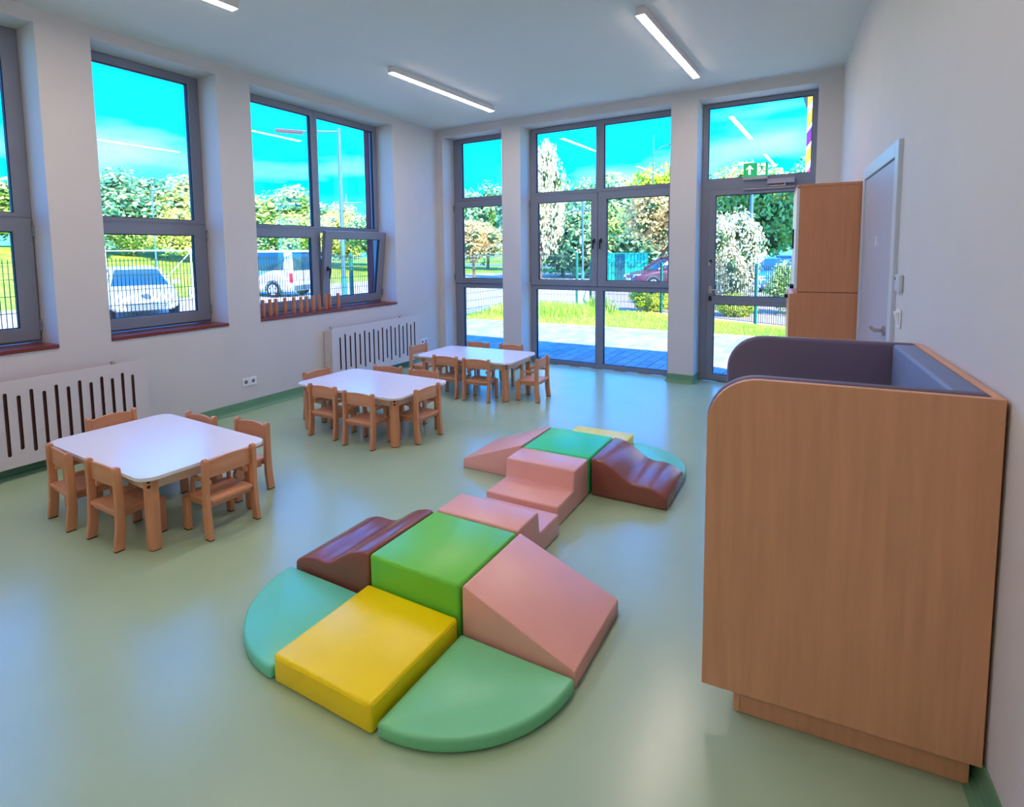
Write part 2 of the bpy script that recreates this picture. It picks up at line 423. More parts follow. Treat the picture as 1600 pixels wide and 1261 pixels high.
E0 = 0.274
def back_window(n, b, kind):
    root = struct('window_%d' % n)
    u0, u1 = b; d0 = E0; d1 = E0+0.07; dg = E0+0.045
    f = MB(); g = MB(); panes = []
    if kind == 'single':
        i0, i1 = u0+0.15, u1-0.15
        for o, i in (((u0+0.002, u1-0.002, 2.378, BT-0.002), (i0, i1, 2.423, 3.245)), ((u0+0.002, u1-0.002, 0.002, 1.118), (i0, i1, 0.065, 1.06))):
            light_opening(f, g, BM, o, i, d0, d1, dg); panes.append(i)
        f.ring(BM, (u0+0.002, u1-0.002, 1.118, 2.378), (u0+0.05, u1-0.05, 1.16, 2.33), d0+0.001, d1)
        sashes = [((u0+0.008, u1-0.008, 1.124, 2.372), (i0+0.008, i1-0.008, 1.202, 2.280))]
    else:
        m0, m1 = 2.443, 2.553; mm = (m0+m1)/2-0.02
        for o, i in (((u0+0.002, mm, 2.378, BT-0.002), (1.543, m0, 2.42, 3.24)), ((mm, u1-0.002, 2.378, BT-0.002), (m1, u1-0.075, 2.42, 3.24)),
                     ((u0+0.002, mm, 0.002, 1.118), (1.536, m0, 0.062, 1.065)), ((mm, u1-0.002, 0.002, 1.118), (m1, u1-0.075, 0.062, 1.065))):
            light_opening(f, g, BM, o, i, d0, d1, dg); panes.append(i)
        f.ring(BM, (u0+0.002, mm, 1.118, 2.378), (u0+0.05, mm-0.02, 1.16, 2.33), d0+0.001, d1)
        f.ring(BM, (mm, u1-0.002, 1.118, 2.378), (mm+0.02, u1-0.05, 1.16, 2.33), d0+0.001, d1)
        sashes = [((u0+0.008, 2.474, 1.124, 2.372), (1.580, 2.383, 1.202, 2.276)), ((2.480, u1-0.008, 1.124, 2.372), (2.598, u1-0.083, 1.202, 2.276))]
    fr = f.build('window_frame', FRAME, root, bevel=0.003, seg=1); g.build('gasket', GASKET, fr)
    for i in panes: pane(BM, i[0], i[1], i[2], i[3], dg, root)
    for k, (o, i) in enumerate(sashes):
        s = MB(); sg = MB()
        light_opening(s, sg, BM, o, i, d0-0.016, d0+0.045, d0+0.03)
        so = s.build('sash', FRAME, root, bevel=0.004, seg=1); sg.build('gasket', GASKET, so)
        pane(BM, i[0], i[1], i[2], i[3], d0+0.030, so)
        if kind == 'double': handle_part(BM, 2.428 if k == 0 else 2.527, 1.735, d0-0.016, so)
        hu = o[0] if k == 0 else o[1]
        for z in (1.22, 2.27): hinge_part(BM, hu, z, d0-0.016, so)
    return root
back_window(4, B1, 'single'); back_window(5, B2, 'double')

def glazed_door():
    root = struct('door_1')
    u0, u1 = B3; d0 = E0; d1 = E0+0.07; dg = E0+0.045
    f = MB(); g = MB()
    light_opening(f, g, BM, (u0+0.002, u1-0.002, 2.30, BT-0.002), (3.866, 4.945, 2.43, 3.257), d0, d1, dg)
    f.ring(BM, (u0+0.002, u1-0.002, 0.002, 2.30), (3.900, 4.915, 0.02, 2.285), d0, d1)
    fr = f.build('door_frame', FRAME, root, bevel=0.003, seg=1); g.build('gasket', GASKET, fr)
    pane(BM, 3.866, 4.945, 2.43, 3.257, dg, root)
    s = MB(); sg = MB()
    light_opening(s, sg, BM, (3.886, 4.93, 0.992, 2.30), (3.966, 4.835, 1.045, 2.235), d0-0.012, d0+0.05, d0+0.03)
    light_opening(s, sg, BM, (3.886, 4.93, 0.012, 0.992), (3.966, 4.835, 0.085, 0.945), d0-0.012, d0+0.05, d0+0.03)
    so = s.build('door_leaf', FRAME, root, bevel=0.003, seg=1); sg.build('gasket', GASKET, so)
    pane(BM, 3.966, 4.835, 1.045, 2.235, d0+0.03, so); pane(BM, 3.966, 4.835, 0.085, 0.945, d0+0.03, so)
    d = d0-0.012
    h = MB(); h.mbox(BM, 3.906, 3.944, d-0.008, d, 1.075, 1.165); h.tube(BM(3.925, d-0.05, 1.120), BM(3.925, d-0.006, 1.120), 0.010, n=8)
    h.tube(BM(3.915, d-0.05, 1.120), BM(4.055, d-0.052, 1.118), 0.010, n=8)
    h.build('door_handle', CHROME, so, bevel=0.002, seg=1)
    l = MB(); l.mbox(BM, 3.908, 3.942, d-0.007, d, 0.985, 1.040); l.tube(BM(3.925, d-0.014, 1.01), BM(3.925, d-0.005, 1.01), 0.010, n=8)
    l.build('lock', STEELD, so)
    k = MB(); k.tube(BM(3.925, d-0.02, 1.470), BM(3.925, d, 1.470), 0.012, n=8); k.mbox(BM, 3.919, 3.931, d-0.045, d-0.02, 1.448, 1.474)
    kk = k.build('lock', STEELD, so)
    kb = MB(); kb.mbox(BM, 3.902, 3.918, d-0.034, d-0.028, 1.405, 1.452); kb.mbox(BM, 3.919, 3.930, d-0.040, d-0.036, 1.408, 1.447); kb.build('key', CHROME, so)
    return root
glazed_door()

def inner_door():
    root = struct('door_2', RORG, RROT)
    f = MB()
    for a, b, z0, z1 in ((-3.175, -3.085, 0.002, 2.168), (-1.975, -1.892, 0.002, 2.168), (-3.085, -1.975, 2.085, 2.168)):
        f.box(-0.022, 0.12, a, b, z0, z1)
    f.build('door_frame', DOORF, root, bevel=0.003, seg=1)
    lf = MB().box(-0.012, 0.035, -3.078, -1.982, 0.008, 2.080).build('door_leaf', DOORG, root, bevel=0.003, seg=1)
    h = MB(); h.tube((-0.024, -2.975, 1.13), (-0.011, -2.975, 1.13), 0.027, n=16); h.tube((-0.062, -2.975, 1.13), (-0.02, -2.975, 1.13), 0.010, n=10)
    h.tube((-0.060, -2.985, 1.13), (-0.062, -2.845, 1.128), 0.011, n=10)
    h.build('door_handle', CHROME, lf, smooth=True)
    k = MB(); k.tube((-0.022, -2.975, 1.045), (-0.011, -2.975, 1.045), 0.024, n=16); k.build('lock', CHROME, lf, smooth=True)
    MB().box(-0.0145, -0.0115, -2.555, -2.515, 1.61, 1.672).build('door_sticker', WHITEP, lf)
inner_door()

# ================================================================== CEILING LIGHTS
def ceiling_light(x, y0, y1, label):
    t = thing('ceiling_light', label, 'ceiling light', (x, (y0+y1)/2, H-0.001), 0, 'linear ceiling lights')
    h = (y1-y0)/2
    m = MB(); m.box(-0.036, 0.036, -h, h, -0.060, 0.0)
    m.build('housing', LAMPH, t, bevel=0.002, seg=1)
    MB().box(-0.031, 0.031, -h+0.01, h-0.01, -0.0635, -0.0602).build('diffuser', LED, t)
    return t
ceiling_light(1.44, 4.465, 6.315, 'long linear ceiling light parallel to the windowed wall, above the farthest white table')
ceiling_light(1.49, 0.95, 2.805, 'linear ceiling light cut by the top edge above the second window from the left')
ceiling_light(3.93, 4.49, 6.33, 'long linear ceiling light in the middle, in front of the terrace windows')
ceiling_light(3.93, 0.95, 2.805, 'linear ceiling light over the soft blocks, above the picture edge')
ceiling_light(1.54, -2.6, -0.75, 'linear ceiling light behind the viewer near the window side')
ceiling_light(3.93, -2.6, -0.75, 'linear ceiling light behind the viewer near the door side')

# ================================================================== RADIATOR COVERS
def slot_panel(x, y0, y1, z0, z1, slots, t, r=0.03):
    """panel in the local y-z plane with round-ended slots (yc, half width, zlow, zhigh)"""
    P = []                                          # 2D polygons
    slots = sorted(slots); n = 5
    def hw_ends(s):
        yc, w, a, b = s
        return a+w, b-w
    prev = y0; prevs = None
    for k, s in enumerate(slots+[None]):
        ye = (s[0]-s[1]) if s else y1
        poly = []
        # bottom-left -> bottom-right -> up right -> top -> down left
        if prevs is None: poly += arc(prev+r, z0+r, r, 180, 270, 4)
        else: poly += [(prev, z0)]
        if s is None: poly += arc(ye-r, z0+r, r, 270, 360, 4)
        else: poly += [(ye, z0)]
        if s:
            a, b = hw_ends(s); poly += [(ye, a), (ye, b), (ye, z1)]
        else: poly += arc(ye-r, z1-r, r, 0, 90, 4)
        if prevs is None: poly += arc(prev+r, z1-r, r, 90, 180, 4)
        else:
            a, b = hw_ends(prevs); poly += [(prev, z1), (prev, b), (prev, a)]
        P.append(poly)
        if s:
            yc, w, _, _ = s; a, b = hw_ends(s)
            P.append([(yc-w, z0), (yc+w, z0)]+arc(yc, a, w, 0, -180, n*2))
            P.append(arc(yc, b, w, 180, 0, n*2)+[(yc+w, z1), (yc-w, z1)])
            prev = yc+w; prevs = s
    bm = bmesh.new()
    for poly in P:
        vs_ = [bm.verts.new((x, p[0], p[1])) for p in poly]
        bm.faces.new(vs_)
    bmesh.ops.remove_doubles(bm, verts=bm.verts, dist=1e-5)
    res = bmesh.ops.extrude_face_region(bm, geom=bm.faces[:])
    for e in res['geom']:
        if isinstance(e, bmesh.types.BMVert): e.co.x += t
    bmesh.ops.recalc_face_normals(bm, faces=bm.faces)
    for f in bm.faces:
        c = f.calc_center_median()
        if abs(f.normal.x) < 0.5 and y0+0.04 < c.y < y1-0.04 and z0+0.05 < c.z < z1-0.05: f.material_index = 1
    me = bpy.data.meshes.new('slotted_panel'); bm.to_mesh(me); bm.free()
    me.materials.append(PANELW); me.materials.append(SLOT_SHADE)
    return me
def radiator_cover(y0, y1, slots, clips, label):
    t = thing('radiator_cover', label, 'radiator cover', (LORG[0]-(y0+y1)/2*0.0, 7.0, 0), LROT)
    z0, z1 = 0.095, 0.722
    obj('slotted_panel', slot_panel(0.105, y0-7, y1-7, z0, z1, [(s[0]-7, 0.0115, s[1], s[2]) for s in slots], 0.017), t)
    for y in (y0-0.008, y1-0.05):
        MB().box(0.004, 0.103, y-7, y-7+0.032, 0.10, 0.690).build('side_panel', PANELW, t, bevel=0.002, seg=1)
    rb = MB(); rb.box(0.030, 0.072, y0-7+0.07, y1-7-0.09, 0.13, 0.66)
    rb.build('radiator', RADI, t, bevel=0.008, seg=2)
    for c in clips:
        MB().box(0.085, 0.118, c-7-0.014, c-7+0.014, 0.7225, 0.744).build('clip', CHROME, t, bevel=0.003, seg=1)
    return t
sl = []
for k in range(20):
    y = 2.499-0.0765*k
    if y < 1.02: break
    sl.append((y, 0.213, 0.612) if k % 2 == 0 else (y, 0.181, 0.642))
radiator_cover(0.93, 2.617, sl, (1.25, 2.368), 'white slotted radiator cover behind the nearest table, running out of the left picture edge')
sl = []
for k in range(18):
    y = 4.818+0.0826*k
    sl.append((y, 0.213, 0.602) if k % 2 == 0 else (y, 0.172, 0.632))
radiator_cover(4.69, 6.352, sl, (4.70, 5.941), 'white slotted radiator cover below the double window, in front of the room corner')

def socket(y0, z0, n, label):
    t = thing('wall_socket', label, 'socket', LORG, LROT, 'white double sockets low on the window wall')
    for k in range(n):
        y = y0-7+0.083*k
        m = MB(); m.box(0.0005, 0.010, y, y+0.081, z0, z0+0.083); fr = m.build('socket_frame', WHITEP, t, bevel=0.003, seg=1)
        MB().tube((0.0095, y+0.0405, z0+0.0415), (0.0115, y+0.0405, z0+0.0415), 0.026, n=18).build('socket_ring', WHITEP, fr)
        g = MB(); g.tube((0.0112, y+0.0405, z0+0.0415), (0.0122, y+0.0405, z0+0.0415), 0.020, n=18)
        g.build('socket_well', mat('socket_shade', C(120, 118, 130), 0.6, 0.2, var=0.03), fr)
        p = MB()
        for dy in (-0.009, 0.009): p.tube((0.012, y+0.0405+dy, z0+0.0415), (0.0128, y+0.0405+dy, z0+0.0415), 0.0035, n=6)
        p.build('socket_holes', BLACK, fr)
socket(3.585, 0.256, 2, 'white double socket on the bare wall between the two radiator covers')
socket(6.50, 0.250, 2, 'white double socket in the corner, right of the farther radiator cover')

# ================================================================== TABLES
TW, TD, TZ = 1.205, 0.746, 0.431
def make_table(x, y, a, label):
    t = thing('kids_table', label, 'table', (x, y, 0), a, 'low white children\'s tables')
    MB().prism(rrect(0, TW, 0, TD, 0.085, 6), 'z', TZ-0.022, TZ).build('tabletop', LAMIN, t, bevel=0.004, seg=2)
    ap = MB(); q = 0.052
    for (x0, x1, y0, y1) in ((q+0.05, TW-q-0.05, q, q+0.022), (q+0.05, TW-q-0.05, TD-q-0.022, TD-q)):
        ap.box(x0, x1, y0, y1, TZ-0.086, TZ-0.0225)
    for (x0, x1, y0, y1) in ((q, q+0.022, q+0.05, TD-q-0.05), (TW-q-0.022, TW-q, q+0.05, TD-q-0.05)):
        ap.box(x0, x1, y0, y1, TZ-0.086, TZ-0.0225)
    k = ['apron_long', 'apron_long', 'apron_short', 'apron_short']
    for j in range(4):
        m = MB(); m.v = ap.v[8*j:8*j+8]; m.f = [tuple(i-8*j for i in f) for f in ap.f[6*j:6*j+6]]; m.m = [0]*6
        m.build('apron', APRON, t, bevel=0.002, seg=1)
    for sx in (0, 1):
        for sy in (0, 1):
            cx = q+0.027 if sx == 0 else TW-q-0.027; cy = q+0.027 if sy == 0 else TD-q-0.027
            ux = -1 if sx == 0 else 1; uy = -1 if sy == 0 else 1
            w = 0.028
            base = [(-w, -w), (w, -w), (w, 0.002), (0.020, 0.020), (0.002, w), (-w, w)]
            poly = [(cx+p[0]*ux, cy+p[1]*uy) for p in base]
            lg = MB().prism(poly, 'z', 0.004, TZ-0.0225).build('leg', BEECH, t, bevel=0.004, seg=2)
            MB().prism([(cx+p[0]*ux*0.85, cy+p[1]*uy*0.85) for p in base], 'z', 0.0, 0.004).build('foot_pad', RUBBER, lg)
            b = MB()
            for z in (TZ-0.040, TZ-0.068):
                p = Vector((cx+0.019*ux, cy+0.019*uy, z)); n = Vector((ux, uy, 0)).normalized()
                b.tube(p-n*0.004, p+n*0.004, 0.0085, n=10)
            b.build('bolts', STEELD, lg)
    return t
T1 = (1.035, 1.632, -0.004); T2 = (1.072, 3.481, 0.018); T3 = (1.141, 5.071, 0.074)
make_table(*T1, 'nearest of the three low white tables, beside the left radiator cover')
make_table(*T2, 'middle one of the three low white tables with wooden legs')
make_table(*T3, 'farthest of the three low white tables, before the terrace windows')

# ================================================================== CHAIRS
def make_chair():
    t = thing('kids_chair', '', 'chair', (0, 0, 0), 0, 'beech armchairs around the white tables')
    def leg(x, poly):
        l = MB().prism(poly, 'x', x-0.014, x+0.014).build('leg', BEECH, t, bevel=0.005, seg=2)
        xs = [p[0] for p in poly if p[1] < 0.02]
        MB().box(x-0.012, x+0.012, min(xs)+0.003, max(xs)-0.003, 0.0, 0.0045).build('foot_pad', RUBBER, l)
    for s in (-1, 1):
        # back leg runs up into the post that holds the backrest
        leg(0.149*s, [(-0.008, 0.005), (0.044, 0.005), (0.056, 0.12), (0.056, 0.25), (0.049, 0.44)]+[(0.030+0.020*math.cos(R(a)), 0.447+0.021*math.sin(R(a))) for a in (20, 55, 90, 125, 160)]+[(0.010, 0.44), (0.012, 0.25), (0.006, 0.12)])
        leg(0.134*s, [(0.232, 0.005), (0.280, 0.005), (0.281, 0.19)]+[(0.257+0.024*math.cos(R(a)), 0.19+0.024*math.sin(R(a))) for a in (15, 50, 90, 130, 165)]+[(0.233, 0.19)])
        xa = 0.134*s
        xi = 0.1195*s if s > 0 else 0.1195*s
        # armrest: forward from the post, rounded down on to the seat rail
        out = [(0.040, 0.330)]+arc(0.193, 0.284, 0.046, 90, 0, 5)+[(0.239, 0.214), (0.209, 0.214)]+arc(0.189, 0.282, 0.020, 0, 90, 4)+[(0.040, 0.302)]
        MB().prism(out, 'x', xi-0.0125 if s > 0 else xi-0.0005-0.0, xi+0.0005 if s > 0 else xi+0.0125).build('armrest', BEECH, t, bevel=0.003, seg=1)
        MB().box(0.121*s-0.011 if s > 0 else 0.121*s-0.0, 0.121*s if s > 0 else 0.121*s+0.011, 0.058, 0.262, 0.168, 0.2035).build('seat_rail', BEECH, t, bevel=0.002, seg=1)
    se = MB(); se.prism(rrect(-0.1325, 0.1325, 0.012, 0.262, 0.012, 3), 'z', 0.204, 0.224)
    se.build('seat', BEECH_H, t, bevel=0.004, seg=2)
    MB().box(-0.1325, 0.1325, 0.030, 0.048, 0.176, 0.2035).build('seat_rail', BEECH, t, bevel=0.002, seg=1)
    # curved backrest with an arched top
    n = 12; F = []; V = []
    for i in range(n+1):
        x = -0.1345+0.269*i/n; q = x/0.1345
        y = 0.020+0.012*q*q; zt = 0.445+0.014*(1-q*q); zb = 0.348+0.004*(1-q*q)
        V += [(x, y, zb), (x, y, zt), (x, y+0.012, zt), (x, y+0.012, zb)]
    for i in range(n):
        for k in range(4): F.append((4*i+k, 4*i+(k+1) % 4, 4*i+4+(k+1) % 4, 4*i+4+k))
    F += [(3, 2, 1, 0), (4*n, 4*n+1, 4*n+2, 4*n+3)]
    MB().add(V, F).build('backrest', BEECH_H, t, bevel=0.003, seg=1)
    return t
proto = make_chair()
first = [True]
def chair(x, y, deg, label):
    if first[0]:
        proto.location = (x, y, 0); proto.rotation_euler = (0, 0, R(deg)); proto['label'] = label; first[0] = False
    else: dup(proto, (x, y, 0), R(deg), label)
n1 = 'nearest white table'; n2 = 'middle white table'; n3 = 'farthest white table'
chair(1.366, 1.553, -3.5, 'beech armchair at the near side of the nearest white table, left of the pair')
chair(1.864, 1.574, 1.6, 'beech armchair at the near side of the nearest white table, beside its front leg')
chair(2.345, 2.067, 91.3, 'beech armchair at the right end of the nearest white table, back toward the soft blocks')
chair(1.41, 2.452, 182.5, 'beech armchair behind the nearest white table, left one with only its backrest top showing')
chair(1.865, 2.545, 183.5, 'beech armchair behind the nearest white table, at its far right corner')
chair(0.785, 2.105, -89, 'beech armchair at the left end of the nearest white table, before the radiator cover')
chair(1.480, 3.425, 2.5, 'beech armchair at the near side of the middle white table, left one of the pair')
chair(1.940, 3.400, 4, 'beech armchair at the near side of the middle white table, beside its front leg')
chair(2.337, 3.874, 90, 'beech armchair at the right end of the middle white table')
chair(1.39, 4.385, 192, 'beech armchair behind the middle white table, left one of the pair below the radiator')
chair(1.83, 4.420, 190, 'beech armchair behind the middle white table, right one of the pair')
chair(0.872, 3.88, -88, 'beech armchair at the left end of the middle white table')
chair(1.575, 5.042, 3, 'beech armchair at the near side of the farthest white table, left one of the pair')
chair(1.978, 5.062, 7, 'beech armchair at the near side of the farthest white table, right one of the pair')
chair(2.588, 5.505, 95, 'beech armchair pulled out from the right end of the farthest white table')
chair(1.35, 6.09, 182, 'beech armchair behind the farthest white table, left one before the narrow window')
chair(1.82, 6.115, 184, 'beech armchair behind the farthest white table, right one before the wall pier')
chair(0.765, 5.545, -89, 'beech armchair at the left end of the farthest white table, next to the wall socket')

# ================================================================== SOFT PLAY BLOCKS
def soft_box(name, label, cover, w, d, h, loc, rz, cat='soft block', group=None):
    t = thing(name, label, cat, loc, rz, group)
    g = 0.004
    MB().box(g, w-g, g, d-g, 0.002, h).build('cover', cover, t, bevel=0.014, seg=3, smooth=True)
    seam = MB(); z = h-0.012
    for (x0, x1, y0, y1) in ((g+0.012, w-g-0.012, g-0.0012, g+0.002), (g+0.012, w-g-0.012, d-g-0.002, d-g+0.0012)): seam.box(x0, x1, y0, y1, z-0.0035, z)
    for (x0, x1, y0, y1) in ((g-0.0012, g+0.002, g+0.012, d-g-0.012), (w-g-0.002, w-g+0.0012, g+0.012, d-g-0.012)): seam.box(x0, x1, y0, y1, z-0.0035, z)
    sm = seam.build('seam', cover, t); sm['kind'] = 'stuff'
    return t
def soft_profile(name, label, cover, prof, d, loc, rz, cat='soft block', bevel=0.012, group=None):
    """prof in local x-z, extruded along local y from 0 to d"""
    t = thing(name, label, cat, loc, rz, group)
    MB().prism(prof, 'y', 0.004, d-0.004).build('cover', cover, t, bevel=bevel, seg=3, smooth=True, ang=24)
    return t
def soft_quarter(label, cover, r, loc, a0, rz):
    t = thing('soft_quarter_disc', label, 'soft mat', loc, rz)
    g = 0.005
    ca = R(a0+45); ox, oy = g*math.cos(ca)*1.4, g*math.sin(ca)*1.4
    poly = [(ox, oy)]+[(ox+p[0], oy+p[1]) for p in arc(0, 0, r-0.008, a0, a0+90, 24)]
    MB().prism(poly, 'z', 0.002, 0.056).build('cover', cover, t, bevel=0.014, seg=3, smooth=True, ang=24)
    return t
def wavep(flip):
    pts = [(0.0, 0.246), (0.03, 0.246), (0.06, 0.240), (0.10, 0.228), (0.14, 0.207), (0.18, 0.180), (0.215, 0.155), (0.25, 0.136), (0.285, 0.127), (0.32, 0.126), (0.36, 0.127), (0.40, 0.122), (0.44, 0.108), (0.47, 0.094), (0.492, 0.078), (0.496, 0.002), (0.004, 0.002)]
    return [(-x if flip else x, z) for x, z in pts]
S = 0.496; th = 0.030
def P1(x, y):
    c, s = math.cos(th), math.sin(th); return (3.535+c*x-s*y, 1.948+s*x+c*y, 0)
STEP = [(0.004, 0.002), (0.004, 0.246), (0.235, 0.246), (0.252, 0.122), (0.496, 0.122), (0.500, 0.002)]   # along the flight
def soft_step(label, loc, rz):
    t = thing('soft_step', label, 'soft block', loc, rz)
    MB().prism([(p[0], p[1]) for p in STEP], 'x', 0.004, S-0.006).build('cover', V_PINK, t, bevel=0.011, seg=3, smooth=True, ang=24)
    return t
soft_box('soft_cube', 'bright green soft block in the middle of the nearer group', V_GREEN, S, S+0.006, 0.246, P1(0, 0), th)
soft_box('soft_slab', 'bright yellow soft slab at the front of the nearer group', V_YELL, S, 0.516, 0.114, P1(0, -0.517), th)
soft_profile('soft_ramp', 'pink soft wedge sloping down to the right of the nearer green block', V_PINK,
             [(0.004, 0.002), (0.004, 0.246), (0.014, 0.249), (0.498, 0.068), (0.500, 0.002)], S+0.004, P1(S+0.008, 0), th)
soft_profile('soft_wave', 'brown wavy soft block left of the nearer green block', V_BROWN, wavep(True), S+0.004, P1(-0.003, 0), th)
soft_quarter('mint quarter disc mat left of the yellow slab', V_MINT, S+0.02, P1(-0.004, -0.004), 180, th)
soft_quarter('mint quarter disc mat right of the yellow slab, nearest to the viewer', V_MINT_BOUNCE, S+0.012, P1(S+0.008, -0.004), 270, th)
soft_step('pink two-level soft step behind the nearer green block, stepping down away from the viewer', (P1(0, S+0.012)[0], P1(0, S+0.012)[1], 0), th)
th2 = 0.035
def P2(x, y):
    c, s = math.cos(th2), math.sin(th2); return (3.441+c*x-s*y, 3.518+s*x+c*y, 0)
soft_step('pink two-level soft step climbing to the farther green block', P2(S, -0.004), th2+PI)
soft_box('soft_cube', 'emerald green soft block in the middle of the farther group', V_GREEN2, S, S, 0.246, P2(0, 0), th2)
soft_box('soft_slab', 'pale yellow soft slab at the back of the farther group', V_YELL, S, 0.52, 0.114, P2(0, S+0.004), th2)
soft_profile('soft_ramp', 'pink soft wedge sloping down to the left of the farther green block', V_PINK,
             [(-0.004, 0.002), (-0.004, 0.246), (-0.014, 0.249), (-0.494, 0.068), (-0.496, 0.002)], S, P2(-0.006, 0), th2)
soft_profile('soft_wave', 'brown wavy soft block right of the farther green block', V_BROWN, wavep(False), S, P2(S+0.006, 0), th2)
soft_quarter('mint quarter disc mat behind the farther pink wedge', V_MINT, S, P2(-0.004, S+0.006), 90, th2)
soft_quarter('mint quarter disc mat behind the farther brown wave block', V_MINT, S, P2(S+0.006, S+0.006), 0, th2)

# ================================================================== PEGS ON THE SILL
def make_pegs():
    prof = [(0.020, 0.0), (0.022, 0.004), (0.022, 0.092), (0.0195, 0.100), (0.0182, 0.108), (0.0190, 0.120), (0.0190, 0.182), (0.017, 0.187)]
    me = MB().lathe(prof, 14).mesh('wooden_peg', mat('peg_wood', C(196, 126, 92), 0.5, 0.3, var=0.12, scale=18, stretch=(1, 1, 0.25)), smooth=True)
    data = [(3.962, .116), (4.053, .119), (4.132, .122), (4.262, .135), (4.352, .1), (4.44, .085), (4.534, .098), (4.638, .105), (4.745, .125), (4.83, .105), (4.918, .134), (5.022, .096)]
    c, s = math.cos(LROT), math.sin(LROT)
    where = ['leftmost', 'second from the left', 'third from the left', 'fourth from the left', 'fifth from the left', 'sixth from the left',
             'seventh from the left', 'eighth from the left', 'fourth from the right', 'third from the right', 'second from the right', 'rightmost, standing apart']
    for k, (y, off) in enumerate(data):
        lx, ly = -off, y-7
        o = obj('wooden_peg', me); o.location = (c*lx-s*ly, 7.0+s*lx+c*ly, 0.9262)
        tag(o, 'wooden peg on the sill of the double window, %s in the row' % where[k], 'peg', 'turned wooden pegs on the window sill')
make_pegs()

# ================================================================== BOOTH AT THE RIGHT WALL
def booth():
    t = thing('reading_booth', 'tall wooden booth with rounded side panels and grey padding against the right wall', 'booth', RORG, RROT)
    x0, x1 = -0.779, -0.010; y0, y1 = -4.816, -3.790; zt = 1.183; zb = 0.098; r = 0.16
    def side_poly(xa, xb, za, zc, rr): return [(xa, za), (xb, za), (xb, zc)]+arc(xa+rr, zc-rr, rr, 90, 180, 10)
    for y, lab in ((y0, None), (y1-0.022, None)):
        m = MB().prism(side_poly(x0, x1, zb, zt, r), 'y', y, y+0.022)
        # edges lighter than the faces
        m.m = [0, 0]+[1]*(len(m.m)-2)
        m.build('side_panel', [BOARD, EDGE], t, bevel=0.0015, seg=1)
    m = MB().box(x1-0.022, x1, y0+0.0225, y1-0.0225, zb, zt); m.m = [1]*6; m.build('back_panel', [BOARD, EDGE], t, bevel=0.0015, seg=1)
    xp = x1-0.0225
    for ya, yb in ((y0+0.0225, y0+0.072), (y1-0.072, y1-0.0225)):
        MB().prism(side_poly(x0-0.004, xp, 0.36, zt+0.004, r), 'y', ya, yb).build('side_cushion', GREYF, t, bevel=0.014, seg=3, smooth=True, ang=24)
    MB().box(xp-0.085, xp-0.0005, y0+0.0725, y1-0.0725, 0.36, zt+0.001).build('back_cushion', BLUEF, t, bevel=0.012, seg=3, smooth=True)
    MB().box(x0+0.06, xp-0.0005, y0+0.0725, y1-0.0725, 0.26, 0.345).build('seat_cushion', GREYF, t, bevel=0.018, seg=3, smooth=True)
    MB().box(x0+0.04, xp, y0+0.0225, y1-0.0225, 0.236, 0.258).build('seat_board', BOARD, t, bevel=0.0015, seg=1)
    MB().box(x0+0.11, x0+0.132, y0+0.045, y1-0.045, 0.002, 0.235).build('plinth_front', BOARD, t, bevel=0.001, seg=1)
    MB().box(x0+0.102, x0+0.1215, y0+0.040, y0+0.0449, 0.002, 0.0975).build('plinth_edge', EDGE, t)
    MB().box(x0+0.123, x1-0.018, y0+0.040, y0+0.0449, 0.002, 0.0975).build('plinth_side', BOARD, t)
    MB().box(x0+0.133, x1-0.018, y1-0.062, y1-0.040, 0.002, 0.0975).build('plinth_side', BOARD, t)
    MB().box(x1-0.060, x1-0.050, y0+0.046, y1-0.064, 0.002, 0.0975).build('plinth_back', BLACK, t)
booth()

def cabinet():
    t = thing('tall_cabinet', 'tall wooden cabinet with white upper doors beside the grey inner door', 'cabinet', RORG, RROT)
    x0, x1 = -0.423, -0.008; y0, y1 = -1.872, -1.06
    MB().box(x0, x1, y0, y1, 1.268, 2.066).build('upper_body', CABW, t, bevel=0.0015, seg=1)
    MB().box(x0-0.022, x1, y0-0.003, y1+0.003, 2.0665, 2.088).build('top_board', CABW, t, bevel=0.0015, seg=1)
    MB().box(x0, x1, y0, y1, 0.06, 1.2635).build('lower_body', CABW, t, bevel=0.0015, seg=1)
    MB().box(x0+0.03, x1, y0+0.01, y1-0.01, 0.002, 0.0595).build('plinth', BLACK, t)
    ym = (y0+y1)/2
    for a, b, hy in ((y0+0.002, ym-0.002, ym-0.05), (ym+0.002, y1-0.002, ym+0.05)):
        d = MB().box(x0-0.021, x0-0.0005, a, b, 1.29, 2.060).build('door', WHITEP, t, bevel=0.0015, seg=1); d['label'] = 'white door'
        MB().box(x0-0.032, x0-0.0215, hy-0.006, hy+0.006, 1.60, 1.76).build('handle', BLACK, d, bevel=0.002, seg=1)
        e = MB().box(x0-0.052, x0-0.0005, a, b, 0.07, 1.250).build('door', CABW, t, bevel=0.0015, seg=1)
        k = MB(); k.tube((x0-0.078, hy, 1.205), (x0-0.0525, hy, 1.205), 0.014, n=12); k.build('knob', BLACK, e, smooth=True)
    for y in (y0+0.04, y0+0.12):
        k = MB(); k.tube((x0-0.048, y, 1.305), (x0-0.0215, y, 1.305), 0.016, n=12); k.build('knob', BLACK, t, smooth=True)
cabinet()

